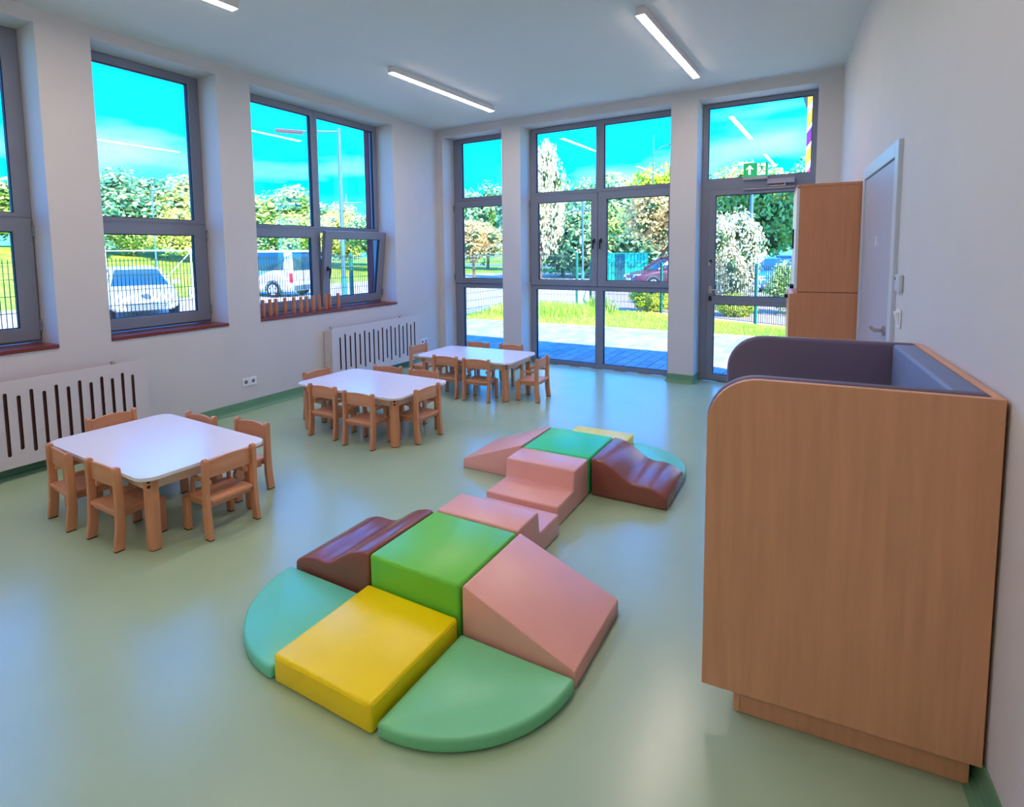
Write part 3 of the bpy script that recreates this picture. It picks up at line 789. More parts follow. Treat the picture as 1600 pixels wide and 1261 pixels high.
def wall_bits():
    t = thing('thermostat', 'white square room thermostat above the rocker switch beside the grey door', 'thermostat', RORG, RROT)
    b = MB().box(-0.022, -0.0005, -3.345, -3.245, 1.375, 1.462).build('case', mat('grey_white_plastic', C(196, 206, 214), 0.4, 0.4, var=0.01), t, bevel=0.004, seg=1)
    MB().tube((-0.024, -3.262, 1.44), (-0.0222, -3.262, 1.44), 0.008, n=10).build('sensor', BLACK, t)
    t = thing('light_switch', 'white rocker light switch below the thermostat beside the grey door', 'light switch', RORG, RROT)
    MB().box(-0.010, -0.0005, -3.345, -3.255, 1.19, 1.285).build('switch_frame', WHITEP, t, bevel=0.003, seg=1)
    m = MB().prism([(-0.0105, 1.205), (-0.026, 1.272), (-0.0105, 1.272)], 'y', -3.335, -3.265); m.build('rocker', WHITEP, t, bevel=0.002, seg=1)
wall_bits()

# exit sign and door closer on the glazed door
def exit_sign():
    GR = mat('sign_green', C(10, 150, 92), 0.4, 0.4, emit=C(10, 150, 92), estr=0.35)
    WH = mat('sign_white', C(245, 250, 250), 0.4, 0.4, emit=(1, 1, 1, 1), estr=0.35)
    t = thing('exit_sign', 'green emergency exit sign with arrow and running figure above the glazed door', 'sign', (4.393, 7.262, 2.39), 0)
    MB().box(-0.130, 0.130, -0.030, 0.010, 0.0, 0.032).build('lamp_base', mat('sign_base', C(176, 172, 186), 0.4, 0.4, var=0.01), t, bevel=0.003, seg=1)
    MB().box(-0.128, 0.128, -0.018, -0.010, 0.0325, 0.190).build('sign_plate', GR, t)
    y = -0.0186
    a = MB()
    a.prism([(-0.062, 0.168), (-0.104, 0.118), (-0.090, 0.118), (-0.074, 0.130), (-0.074, 0.060), (-0.050, 0.060), (-0.050, 0.130), (-0.034, 0.118), (-0.020, 0.118)], 'y', y, y+0.0005)
    a.build('arrow', WH, t)
    MB().box(0.018, 0.104, y, y+0.0005, 0.050, 0.180).build('doorway', WH, t)
    f = MB(); y2 = y-0.0004
    f.prism([(0.048+0.010*math.cos(R(q)), 0.168+0.010*math.sin(R(q))) for q in range(0, 360, 45)], 'y', y2, y2+0.0003)
    f.prism([(0.046, 0.155), (0.074, 0.148), (0.078, 0.112), (0.058, 0.112)], 'y', y2, y2+0.0003)
    f.prism([(0.048, 0.155), (0.026, 0.150), (0.022, 0.132), (0.030, 0.132), (0.034, 0.144), (0.050, 0.146)], 'y', y2, y2+0.0003)
    f.prism([(0.072, 0.148), (0.100, 0.136), (0.098, 0.128), (0.074, 0.134)], 'y', y2, y2+0.0003)
    f.prism([(0.058, 0.114), (0.068, 0.112), (0.056, 0.084), (0.030, 0.062), (0.024, 0.070), (0.046, 0.088)], 'y', y2, y2+0.0003)
    f.prism([(0.068, 0.114), (0.078, 0.114), (0.094, 0.092), (0.102, 0.094), (0.102, 0.084), (0.090, 0.082)], 'y', y2, y2+0.0003)
    f.build('running_figure', GR, t)
exit_sign()
def closer():
    g = mat('closer_grey', C(168, 160, 176), 0.4, 0.4, var=0.02)
    t = thing('door_closer', 'grey overhead door closer with slide rail on the glazed door', 'door closer', (4.66, 7.262, 2.30), 0)
    MB().box(-0.138, 0.136, -0.050, 0.010, 0.030, 0.088).build('closer_body', g, t, bevel=0.003, seg=1)
    MB().box(-0.392, 0.142, -0.026, -0.001, -0.022, -0.004).build('slide_rail', g, t, bevel=0.003, seg=1)
    m = MB(); m.tube((0.04, -0.03, 0.012), (0.04, -0.03, 0.030), 0.009, n=10); m.box(-0.12, 0.05, -0.036, -0.024, 0.004, 0.012); m.build('closer_arm', CHROME, t)
closer()
#OUTSIDE#
# ================================================================== OUTSIDE
ZG = -0.20
CAMX, CAMY = 5.33, 0.22
def polar(az, d, z=ZG): return (CAMX-d*math.sin(R(az)), CAMY+d*math.cos(R(az)), z)
GRASS = mat('lawn_grass', C(116, 170, 44), 0.85, 0.1, var=0.35, scale=0.8, col2=C(160, 196, 60), bump=0.4, bscale=30, detail=8)
ROADM = mat('pale_concrete', C(176, 168, 164), 0.8, 0.2, var=0.05, scale=0.6)
ASPH_SHADE = mat('shaded_asphalt', C(110, 118, 136), 0.8, 0.2, var=0.08, scale=0.8)  # asphalt with the bluish shadow on the far road put into its colour
GRAV = mat('gravel', C(150, 138, 130), 0.9, 0.1, var=0.28, scale=26, bump=0.5, bscale=40, detail=6)
PAVE = [mat('paver_%s' % n, C(*c), 0.8, 0.2, var=0.05, scale=7, bump=0.1, bscale=90) for n, c in (('light', (142, 144, 148)), ('middle', (134, 137, 142)), ('dark', (124, 128, 135)))]
JOINT = mat('paving_bed', C(190, 190, 188), 0.9, 0.1, var=0.05, scale=20)
def ground(name, poly, z0, z1, m):
    o = MB().prism(poly, 'z', z0, z1).build(name, m); o['kind'] = 'structure'; return o
def lawn():
    # flat near the house, swelling into a low bank beyond the road on the left
    V = []; F = []; n = 60; L0 = 170.0
    for j in range(n+1):
        for i in range(n+1):
            x = -L0+2*L0*i/n-20; y = -70+240*j/n
            q = max(0.0, min(1.0, (-x-22)/24)); q = q*q*(3-2*q)
            fade = max(0.0, min(1.0, (60-y)/35))
            z = -0.225+q*fade*(2.3+0.4*math.sin(x*0.13+y*0.1))
            V.append((x, y, z))
    for j in range(n):
        for i in range(n): F.append((j*(n+1)+i, j*(n+1)+i+1, (j+1)*(n+1)+i+1, (j+1)*(n+1)+i))
    o = MB().add(V, F).build('lawn', GRASS, smooth=True); o['kind'] = 'structure'
lawn()
ground('road', [(-3.7, -40), (-3.7, 15.6), (-1.4, 16.0), (-1.0, 19.0), (-5.5, 26), (-9, 46), (-22, 40), (-28, 33), (-18.5, 18), (-18.5, -40)], -0.215, ZG, ROADM)
ground('far_road', [(-90, 62), (30, 50), (30, 58), (-90, 74)], -0.215, ZG+0.01, ASPH_SHADE)
ground('gravel_bed', [(-1.25, 15.75), (1.1, 15.05), (3.6, 13.75), (14, 10.5), (14, 26.9), (-6.0, 26.9), (-2.8, 19)], -0.215, -0.12, GRAV)
ground('grass_strip', [(-3.5, 11.72), (12.5, 11.95), (3.7, 13.72), (1.1, 15.02), (-1.3, 15.2), (-1.3, 16.0), (-3.5, 15.5)], -0.215, -0.07, GRASS)
ground('grass_strip', [(-3.5, -12), (-1.2, -12), (-1.2, 7.7), (-2.7, 7.7), (-2.7, 11.715), (-3.5, 11.715)], -0.215, -0.075, GRASS)
ground('car_park', [(-8, 27.0), (16, 27.0), (16, 40), (-6.5, 40)], -0.215, ZG+0.005, ROADM)

def terrace():
    bed = ground('terrace', [(-2.68, 7.52), (9.5, 7.52), (9.5, 11.9), (-2.68, 11.7)], -0.2, -0.066, JOINT)
    pw, pl, g = 0.17, 0.34, 0.012
    ms = [MB().box(g/2, pw-g/2, g/2, pl-g/2, 0, 0.014).mesh('paver', m, bevel=0.003, seg=1) for m in PAVE]
    rnd = random.Random(3); n = 0; rest = MB()
    cells = []
    for i in range(70):
        x = -2.66+pw*i
        y = 7.53+(0.0 if i % 2 else pl/2)
        while y+pl < 11.69:
            cells.append((x, y)); y += pl
    def far(c): return (c[0]-5.33)**2+(c[1]-0.22)**2+(400 if not (-0.6 < c[0] < 4.9 and c[0] < 4.75+0.0*c[1]) else 0)
    cells.sort(key=far)
    for k, (x, y) in enumerate(cells):
        z = -0.0655+rnd.uniform(-0.0012, 0.0012)
        if k < 295: o = obj('paver', rnd.choice(ms), bed); o.location = (x, y, z)
        else: rest.box(x+g/2, x+pw-g/2, y+g/2, y+pl-g/2, z, z+0.014, rnd.randrange(3))
    o = rest.build('pavers', PAVE, bed); o['kind'] = 'stuff'
terrace()

# ------------------------------------------------------------------ vegetation
BARK = mat('bark', C(120, 96, 80), 0.9, 0.1, var=0.2, scale=6)
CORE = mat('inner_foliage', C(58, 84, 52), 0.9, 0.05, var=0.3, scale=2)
LG = leaf_mat('leaves_green', [C(100, 150, 84), C(160, 190, 90), C(206, 220, 110), C(232, 232, 160)])
LY = leaf_mat('leaves_yellow', [C(170, 186, 80), C(220, 214, 90), C(240, 224, 120), C(246, 236, 176)])
LT = leaf_mat('leaves_teal', [C(60, 120, 96), C(100, 160, 110), C(160, 196, 130), C(206, 220, 170)])
LP = leaf_mat('leaves_pale', [C(190, 190, 140), C(232, 226, 184), C(244, 236, 206), C(214, 190, 146)])
LO = leaf_mat('leaves_autumn', [C(160, 136, 90), C(220, 176, 110), C(240, 210, 146), C(216, 210, 120)])
LB = leaf_mat('leaves_bright', [C(150, 180, 20), C(206, 216, 30), C(236, 232, 60), C(110, 160, 30)])
def crown_mesh(name, m, seed, nblob, nleaf, size, shape=(1, 1, 1), conical=0.0):
    """unit crown: radius about 1 in x,y, height from 0 to 2"""
    rnd = random.Random(seed); V = []; F = []; M = []
    blobs = []
    for _ in range(nblob):
        while True:
            p = Vector((rnd.uniform(-1, 1), rnd.uniform(-1, 1), rnd.uniform(-1, 1)))
            if p.length < 1: break
        p *= 0.72
        k = 1-conical*(p.z+0.7)/1.4
        blobs.append((Vector((p.x*k, p.y*k, p.z)), rnd.uniform(0.26, 0.42)*(0.5+0.5*k)))
    mb = MB()
    for c, r in blobs:
        ico = [Vector((0, 0, 1)), Vector((0.9, 0, 0)), Vector((0, 0.9, 0)), Vector((-0.9, 0, 0)), Vector((0, -0.9, 0)), Vector((0, 0, -1))]
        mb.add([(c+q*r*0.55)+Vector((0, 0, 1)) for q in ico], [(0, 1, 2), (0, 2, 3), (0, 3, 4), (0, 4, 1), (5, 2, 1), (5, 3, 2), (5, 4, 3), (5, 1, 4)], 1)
    for _ in range(nleaf):
        c, r = rnd.choice(blobs)
        d = Vector((rnd.gauss(0, 1), rnd.gauss(0, 1), rnd.gauss(0.15, 1))).normalized()
        p = c+d*r*rnd.uniform(0.75, 1.12)+Vector((0, 0, 1))
        nrm = (d+Vector((rnd.gauss(0, .5), rnd.gauss(0, .5), rnd.gauss(0.2, .5)))).normalized()
        a = nrm.orthogonal().normalized(); b = nrm.cross(a); t = rnd.uniform(0, 2*PI)
        a, b = a*math.cos(t)+b*math.sin(t), b*math.cos(t)-a*math.sin(t)
        s = size*rnd.uniform(0.6, 1.3)
        mb.add([p-a*s, p+b*s*0.55, p+a*s, p-b*s*0.55], [(0, 1, 2, 3)], 0)
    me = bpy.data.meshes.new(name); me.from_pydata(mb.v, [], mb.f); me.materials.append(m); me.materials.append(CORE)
    me.polygons.foreach_set('material_index', mb.m)
    return me
CROWN = {}
def crown(kind):
    if kind in CROWN: return CROWN[kind]
    m, seed, nb, nl, sz, con = {'green': (LG, 1, 34, 7000, 0.055, 0), 'yellow': (LY, 2, 34, 7000, 0.055, 0), 'teal': (LT, 3, 38, 7000, 0.055, 0),
        'pale': (LP, 4, 30, 6500, 0.045, 0.3), 'autumn': (LO, 5, 36, 7500, 0.046, 0), 'bright': (LB, 6, 30, 6000, 0.055, 0), 'shrub': (LP, 8, 40, 9000, 0.036, 0), 'greenshrub': (LG, 9, 36, 7000, 0.045, 0)}[kind]
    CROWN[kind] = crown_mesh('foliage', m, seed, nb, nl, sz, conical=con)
    return CROWN[kind]
def tree(kind, loc, rx, h, trunk, label, cat='tree', name='tree', group=None, ry=None, rot=None):
    t = thing(name, label, cat, loc, random.uniform(0, 6.28) if rot is None else rot, group)
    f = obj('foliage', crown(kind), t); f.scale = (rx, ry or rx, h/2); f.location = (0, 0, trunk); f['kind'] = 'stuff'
    tr = MB(); rr = 0.035*rx+0.03; tr.tube((0, 0, 0), (0.03*rx, 0, trunk+h*0.45), rr, rr*0.5, 8)
    for k in range(3):
        a = 2.1*k; tr.tube((0.02*rx, 0, trunk*0.8+h*0.1), (0.45*rx*math.cos(a), 0.45*rx*math.sin(a), trunk+h*0.5), rr*0.55, rr*0.25, 6)
    tr.build('trunk', BARK, t)
    return t
# far row: (azimuth, distance, top elevation, half width, kind, label)
FAR = [
 (93.0, 44, 7.4, 4.6, 'pale', 'sunlit pale tree beyond the road, outside the left picture edge'),
 (86.5, 46, 7.0, 4.6, 'pale', 'sunlit pale tree seen through the leftmost window by the picture edge'),
 (80.5, 47, 6.8, 4.4, 'yellow', 'round tree seen through the leftmost window, next to its frame'),
 (74.5, 52, 6.4, 4.6, 'green', 'green tree hidden by the pier between the two leftmost windows'),
 (69.5, 52, 5.8, 3.6, 'green', 'smaller green tree at the left edge of the second window'),
 (65.0, 50, 7.5, 4.2, 'teal', 'tallest bluish tree in the middle of the second window'),
 (61.0, 52, 6.9, 4.2, 'yellow', 'yellowing tree in the right half of the second window'),
 (57.0, 52, 6.0, 4.2, 'green', 'green tree behind the pier left of the double window'),
 (53.6, 50, 6.9, 4.2, 'green', 'big pale green tree in the left pane of the double window'),
 (50.2, 56, 5.8, 3.6, 'teal', 'dark bluish tree beside the mullion of the double window'),
 (47.5, 54, 4.9, 3.2, 'yellow', 'yellow tree right of the mullion in the double window, behind the lamp post'),
 (44.2, 56, 4.3, 3.4, 'autumn', 'tan autumn tree at the right side of the double window'),
 (40.0, 54, 5.0, 4.0, 'green', 'green tree hidden by the corner pier'),
 (36.2, 58, 7.0, 4.2, 'green', 'green tree at the left of the narrow window'),
 (33.2, 56, 7.3, 3.8, 'teal', 'bluish tree at the right of the narrow window'),
 (30.2, 54, 7.6, 3.6, 'green', 'green tree behind the pier right of the narrow window'),
 (24.6, 50, 8.4, 3.6, 'green', 'green tree in the left terrace pane, right of the tall pale tree'),
 (22.0, 46, 7.8, 3.4, 'teal', 'dark teal tree behind the yellow road sign'),
 (20.6, 52, 7.6, 3.4, 'yellow', 'yellow-green tree just right of the terrace window mullion'),
 (18.4, 52, 8.0, 3.4, 'green', 'green tree in the upper right terrace pane'),
 (15.8, 48, 9.3, 3.6, 'bright', 'bright yellow-green tree at the right edge of the terrace window'),
 (12.0, 50, 8.5, 3.8, 'green', 'green tree at the left side of the glazed door'),
 (8.6, 52, 7.9, 3.8, 'yellow', 'yellow-green tree behind the light pole in the glazed door'),
 (5.6, 50, 8.6, 3.6, 'green', 'green tree at the right side of the glazed door'),
 (2.6, 54, 8.6, 3.8, 'teal', 'bluish tree hidden behind the tall wooden cabinet'),
]
for az, d, el, w, kind, lab in FAR:
    top = 1.6+d*math.tan(R(el))-ZG
    zb = 2.0 if az > 52 else ZG
    trunk = 0.9
    loc = polar(az, d, 1.7 if az > 52 else ZG)
    h = top-trunk-(1.9 if az > 52 else 0)
    tree(kind, loc, w, h, trunk, lab, group='trees beyond the road')
# second, lower belt that closes the view down to the ground
HEDGE = ((86.0, 'leafy bush below the far trees, at the left side of the leftmost window'), (81.0, 'leafy bush below the far trees, beside the right frame of the leftmost window'),
         (68.6, 'leafy bush below the far trees at the left side of the second window'), (65.0, 'leafy bush below the far trees in the middle of the second window'),
         (61.4, 'leafy bush below the far trees at the right side of the second window'), (55.0, 'leafy bush above the van roof, at the left edge of the double window'),
         (51.8, 'leafy bush above the van roof, next to the mullion of the double window'), (48.4, 'leafy bush behind the gap of the tilted window sash'), (45.2, 'leafy bush right of the tall street lamp, in the tilted sash'))
for k, (az, lab) in enumerate(HEDGE):
    tree(('green', 'yellow', 'teal')[k % 3], polar(az, 47+(k % 2)*2, 1.5), 2.3, 3.4, 0.05, lab, 'bush', 'bush', 'hedge bushes on the bank')
for az, d, kind, lab in ((25.6, 40, 'teal', 'dark bush belt left of the yellow road sign'), (22.6, 38, 'teal', 'dark teal bush behind the thin light pole'), (19.6, 38, 'green', 'dense bush above the teal shed'),
                         (15.2, 36, 'teal', 'dark bush behind the red car')):
    tree(kind, polar(az, d), 3.2, 5.2, 0.1, lab, 'bush', 'bush')
tree('pale', polar(27.8, 36), 1.9, 8.6, 0.6, 'tall slender pale birch at the left edge of the terrace window', 'tree', 'birch_tree')
tree('autumn', polar(34.6, 28), 1.75, 2.5, 1.1, 'small yellow autumn tree on the lawn seen through the narrow window')
tree('autumn', polar(15.6, 30), 2.2, 3.9, 1.5, 'drooping orange-brown autumn tree above the red car')
tree('shrub', polar(9.6, 17.5), 1.05, 3.2, 0.0, 'large pale leafy shrub at the left of the glazed door', 'shrub', 'shrub')
tree('greenshrub', polar(4.3, 16.5), 0.72, 1.65, 0.0, 'green shrub at the right of the glazed door, beside the cabinet', 'shrub', 'shrub')
tree('bright', polar(17.0, 16.3), 0.62, 0.95, -0.02, 'low bright yellow-green shrub on the gravel left of the teal fence post', 'shrub', 'shrub')
tree('bright', polar(14.6, 17.2), 0.60, 0.95, -0.02, 'low bright yellow-green shrub right of the teal fence post', 'shrub', 'shrub')
tree('bright', polar(9.0, 15.6), 0.52, 0.75, 0.0, 'low bright yellow shrub below the pale shrub in the glazed door', 'shrub', 'shrub')

def grass_blades():
    rnd = random.Random(5); mb = MB()
    def blade(x, y, z, h, w):
        a = rnd.uniform(0, PI); dx, dy = math.cos(a)*w, math.sin(a)*w
        lx, ly = rnd.gauss(0, h*0.35), rnd.gauss(0, h*0.35)
        mb.add([(x-dx, y-dy, z), (x+dx, y+dy, z), (x+lx, y+ly, z+h)], [(0, 1, 2)])
    for _ in range(16000):
        x = rnd.uniform(-3.3, 8); y0 = 11.78+0.015*x; y1 = 14.9 if x < -1 else (15.1-(x-0)*0.52 if x > 1 else 15.0)
        if y1 <= y0+0.1: continue
        blade(x, rnd.uniform(y0, y1), -0.072, rnd.uniform(0.03, 0.09), 0.006)
    for _ in range(9000):                             # rank growth by the fence corner
        x = rnd.gauss(-1.9, 0.75); y = rnd.gauss(13.9, 0.5)
        if -3.2 < x < 0 and 12 < y < 15.0: blade(x, y, -0.072, rnd.uniform(0.10, 0.34), 0.010)
    o = mb.build('grass', leaf_mat('grass_blades', [C(90, 150, 40), C(140, 186, 46), C(180, 204, 70), C(206, 214, 110)]))
    tag(o, 'sunlit short grass strip with ranker tufts between terrace and fence', 'grass', kind='stuff')
grass_blades()
def weeds():
    rnd = random.Random(11); mb = MB()
    for _ in range(700):
        x = rnd.gauss(-0.55, 0.22); y = rnd.gauss(14.7, 0.15); h = rnd.uniform(0.15, 0.5); a = rnd.uniform(0, PI)
        mb.add([(x-0.012*math.cos(a), y-0.012*math.sin(a), -0.072), (x+0.012*math.cos(a), y+0.012*math.sin(a), -0.072), (x+rnd.gauss(0, .12), y+rnd.gauss(0, .1), -0.07+h)], [(0, 1, 2)])
    o = mb.build('weed_clump', leaf_mat('weed_leaves', [C(60, 110, 40), C(120, 160, 60), C(180, 200, 90)]))
    tag(o, 'dark green weed clump between the two fence posts by the gate', 'weeds', kind='stuff')
weeds()

# ------------------------------------------------------------------ fences
FGREEN = mat('fence_green', C(26, 120, 104), 0.45, 0.4, var=0.05, scale=4)
FWIRE = mat('fence_wire', C(34, 58, 52), 0.5, 0.4, var=0.05, scale=4)
def mesh_fence(p0, p1, npan, h, zb, label, pitch=0.05, ends=(True, True), rows=0.2):
    p0 = Vector(p0); p1 = Vector(p1); d = p1-p0; L = d.length; a = math.atan2(d.y, d.x)
    t = thing('mesh_fence', label, 'fence', (p0.x, p0.y, zb), a)
    pl = L/npan
    for k in range(npan+1):
        if (k == 0 and not ends[0]) or (k == npan and not ends[1]): continue
        x = pl*k
        m = MB(); m.box(x-0.03, x+0.03, 0.006, 0.046, 0, h+0.04); m.build('post', FGREEN, t, bevel=0.004, seg=1)
        if k < npan: pass
    pm = MB(); w = 0.0042
    n = int((pl-0.05)/pitch)
    for i in range(n+1):
        x = 0.025+(pl-0.05)*i/n; pm.box(x-w, x+w, -w, w, 0.05, h)
    z = 0.06
    while z < h:
        pm.box(0.0, pl, -0.009, -0.0035, z-w, z+w); pm.box(0.0, pl, 0.0035, 0.0055, z-w, z+w); z += rows
    pm.box(0.0, pl, -0.009, -0.0035, h-0.03, h-0.025)
    me = pm.mesh('wire_panel', FWIRE)
    for k in range(npan):
        o = obj('wire_panel', me, t); o.location = (pl*k, 0, 0); o['kind'] = 'stuff'
mesh_fence((-3.1, -6.85), (-3.1, 10.65), 7, 1.70, -0.13, 'long dark green wire mesh fence between the window wall and the parked cars')
mesh_fence((-3.1, 10.68), (-3.1, 14.6), 1, 1.68, -0.13, 'wire mesh fence continuing to the corner, seen through the narrow window', ends=(False, True))
mesh_fence((-3.02, 14.62), (-1.15, 14.66), 1, 1.62, -0.09, 'short wire mesh fence running from the fence corner to the tall grey-green post', ends=(False, True))
mesh_fence((-1.15, 15.62), (1.09, 15.12), 1, 1.38, -0.1, 'lower teal mesh fence behind the terrace window, left of the yellow shrub', ends=(True, False))
mesh_fence((1.09, 15.12), (3.58, 13.86), 1, 1.34, -0.1, 'lower teal mesh fence from the terrace window to the glazed door')
mesh_fence((3.64, 13.83), (8.6, 11.6), 2, 1.34, -0.1, 'teal mesh fence right of the post in the glazed door', ends=(False, True))

# ------------------------------------------------------------------ street furniture
POLE = mat('pole_paint', C(66, 104, 114), 0.5, 0.4, var=0.03, scale=3)
POLET = mat('teal_pole_paint', C(50, 120, 124), 0.5, 0.4, var=0.03, scale=3)
def lamp_post():
    x, y = polar(47.55, 20.0)[:2]
    t = thing('street_lamp', 'tall pale street lamp with a long arm in front of the double window', 'street lamp', (x, y, ZG), R(-90))
    MB().tube((0, 0, 0), (0, 0, 1.0), 0.10, 0.10, 14).build('base', POLET, t, smooth=True)
    MB().tube((0, 0, 1.0), (0, 0, 6.0), 0.075, 0.06, 14).build('pole', POLE, t, smooth=True)
    lx, ly = -math.cos(R(47.5)), -math.sin(R(47.5))     # along the picture to the left
    ax, ay = -ly, lx
    # direction in the lamp's own frame (rotated by -90 degrees)
    wx, wy = -math.cos(R(47.5)), -math.sin(R(47.5))
    dx, dy = -wy, wx
    MB().tube((0, 0, 5.88), (dx*1.25, dy*1.25, 5.84), 0.04, 0.035, 10).build('arm', POLE, t)
    hd = MB(); n = Vector((dx, dy, 0)); s = Vector((-dy, dx, 0)); b = n*1.15+Vector((0, 0, 5.80))
    P = []
    for z, k in ((-0.05, 0.8), (0.05, 1.0)):
        for u, v in ((0, -1), (0.85, -0.7), (0.85, 0.7), (0, 1)): P.append(tuple(b+n*u+s*(0.15*v*k)+Vector((0, 0, z+0.04*u))))
    hd.hexa(P).build('lamp_head', mat('lamp_head_grey', C(96, 72, 84), 0.4, 0.4, var=0.04), t, bevel=0.015, seg=2)
    # lower side arm
    MB().tube((0, 0, 3.5), (-dx*0.65, -dy*0.65, 3.53), 0.035, 0.03, 8).build('side_arm', POLE, t)
lamp_post()
def far_lamp(az, d, htop, label, double=False, r=0.07, arm=1.2):
    t = thing('street_lamp', label, 'street lamp', polar(az, d), R(az))
    MB().tube((0, 0, 0), (0, 0, htop), r, r*0.6, 10).build('pole', POLE, t, smooth=True)
    a = MB(); a.tube((0, 0, htop*0.86), (arm*0.5, 0, htop*0.92), 0.05, n=8); a.tube((arm*0.5, 0, htop*0.92), (arm, 0, htop*0.93), 0.05, n=8)
    if double: a.tube((0, 0, htop*0.86), (-arm, 0, htop*0.86), 0.05, n=8)
    a.build('arm', POLE, t)
    MB().box(arm-0.1, arm+0.5, -0.1, 0.1, htop*0.93-0.05, htop*0.93+0.05).build('lamp_head', POLE, t, bevel=0.02, seg=1)
far_lamp(16.75, 44, 10.3, 'far street lamp with curved arm above the trees in the right terrace pane')
far_lamp(7.85, 26, 5.0, 'pale light pole rising behind the shrubs in the glazed door', r=0.10, arm=0.6)
def cross_pole():
    t = thing('utility_pole', 'thin white utility pole with a cross arm in the left terrace pane', 'pole', polar(23.55, 30), R(23.5))
    MB().tube((0, 0, 0), (0, 0, 4.9), 0.06, 0.045, 10).build('pole', POLE, t, smooth=True)
    MB().tube((-0.65, 0, 3.9), (0.65, 0, 3.95), 0.035, n=8).build('cross_arm', POLE, t)
    MB().tube((0, 0, 0), (0, 0, 0.75), 0.085, n=10).build('base', POLET, t)
cross_pole()
far_lamp(63.4, 40, 6.3, 'thin white street lamp in the middle of the second window', r=0.06, arm=0.5)
far_lamp(53.2, 42, 5.6, 'thin white street lamp behind the van in the double window', r=0.05, arm=0.5)
def lattice():
    t = thing('power_pylon', 'tiny lattice power pylon on the horizon beside the tall lamp post', 'pylon', polar(47.1, 160), R(47))
    m = MB(); Hh = 18.0
    for sx in (-1, 1): m.tube((sx*1.6, 0, 0), (sx*0.35, 0, Hh*0.7), 0.13, n=5); m.tube((sx*0.35, 0, Hh*0.7), (0, 0, Hh), 0.13, n=5)
    for k in range(6):
        z0, z1 = Hh*0.7*k/6, Hh*0.7*(k+1)/6; w0, w1 = 1.6-1.25*k/6, 1.6-1.25*(k+1)/6
        m.tube((-w0, 0, z0), (w1, 0, z1), 0.09, n=4); m.tube((w0, 0, z0), (-w1, 0, z1), 0.09, n=4)
    m.build('lattice', mat('pylon_steel', C(90, 150, 160), 0.5, 0.4, var=0.03), t)
    a = MB()
    for z, w in ((Hh*0.70, 2.6), (Hh*0.84, 2.0)): a.tube((-w, 0, z), (w, 0, z), 0.12, n=5)
    a.build('cross_arms', MATS['pylon_steel'], t)
lattice()
def road_signs():
    t = thing('road_sign', 'yellow diamond road sign under a small white plate by the far road', 'road sign', polar(24.75, 44), R(24.75))
    MB().tube((0, 0, 0), (0, 0, 2.6), 0.05, n=8).build('post', POLE, t)
    MB().prism([(0, 1.15), (0.62, 1.77), (0, 2.39), (-0.62, 1.77)], 'y', -0.10, -0.07).build('sign_border', WHITEP, t)
    MB().prism([(0, 1.27), (0.50, 1.77), (0, 2.27), (-0.50, 1.77)], 'y', -0.108, -0.1005).build('sign_face', mat('sign_yellow', C(250, 200, 20), 0.4, 0.4, var=0.01), t)
    MB().prism([(-0.5, 2.45), (0.3, 2.45), (0.5, 2.75), (0.2, 3.05), (-0.5, 2.95)], 'y', -0.10, -0.07).build('upper_plate', WHITEP, t)
    t = thing('road_sign', 'small round blue traffic sign in the foliage behind the glazed door', 'road sign', polar(10.05, 21.5), R(10.05))
    MB().tube((0, 0, 0), (0, 0, 2.5), 0.04, n=8).build('post', POLE, t)
    MB().tube((0, -0.07, 2.25), (0, -0.05, 2.25), 0.30, n=24).build('sign_border', WHITEP, t)
    MB().tube((0, -0.078, 2.25), (0, -0.0705, 2.25), 0.26, n=24).build('sign_face', mat('sign_blue', C(60, 80, 210), 0.4, 0.4, var=0.01), t)
    m = MB(); m.box(-0.03, 0.03, -0.082, -0.0785, 2.08, 2.42); m.build('sign_symbol', WHITEP, t)
road_signs()
def white_barrier():
    t = thing('pipe_barrier', 'white pipe barrier with slanting braces on the bank behind the parked car', 'barrier', (0, 0, 0))
    def pt(az, d, z): return polar(az, d, z)
    m = lambda: MB()
    za = 0.55
    for az in (67.0, 60.75, 57.0):
        p = pt(az, 27, -0.1); MB().tube(p, (p[0], p[1], za+1.35), 0.03, n=8).build('post', WHITEP, t)
        q = pt(az+2.6, 27.6, 0.3)
        MB().tube((p[0], p[1], za+1.2), q, 0.022, n=6).build('brace', WHITEP, t)
        MB().box(p[0]-0.12, p[0]+0.12, p[1]-0.1, p[1]+0.1, -0.2, 0.25).build('footing', WHITEP, t, bevel=0.03, seg=1)
    a, b = pt(68.5, 27, za+1.25), pt(56.0, 27, za+1.25)
    MB().tube(a, b, 0.02, n=6).build('rail', WHITEP, t)
white_barrier()
def container():
    TEAL = mat('teal_sheet', C(20, 190, 160), 0.5, 0.4, var=0.06, scale=2)
    TEALD = mat('dark_teal_gate', C(24, 96, 104), 0.5, 0.4, var=0.06, scale=2)
    t = thing('teal_shed', 'teal corrugated shed with a dark doorway left of the red car', 'shed', polar(19.4, 30.0), R(19.4-4))
    w = 1.15
    for k in range(14):
        x = -w+2*w*k/14
        if 4 <= k < 7: MB().box(x+0.01, x+2*w/14-0.01, -0.02, 0.05, 0, 1.55).build('door_board', TEALD, t)
        else: MB().box(x+0.012, x+2*w/14-0.012, -0.05 if k % 2 else -0.03, 0.05, 0, 1.62).build('wall_board', TEAL, t)
    MB().box(-w, w, 0.055, 1.6, 0, 1.60).build('shed_body', TEAL, t)
    MB().box(-w-0.03, w+0.03, -0.08, 1.65, 1.625, 1.68).build('roof', TEAL, t)
container()
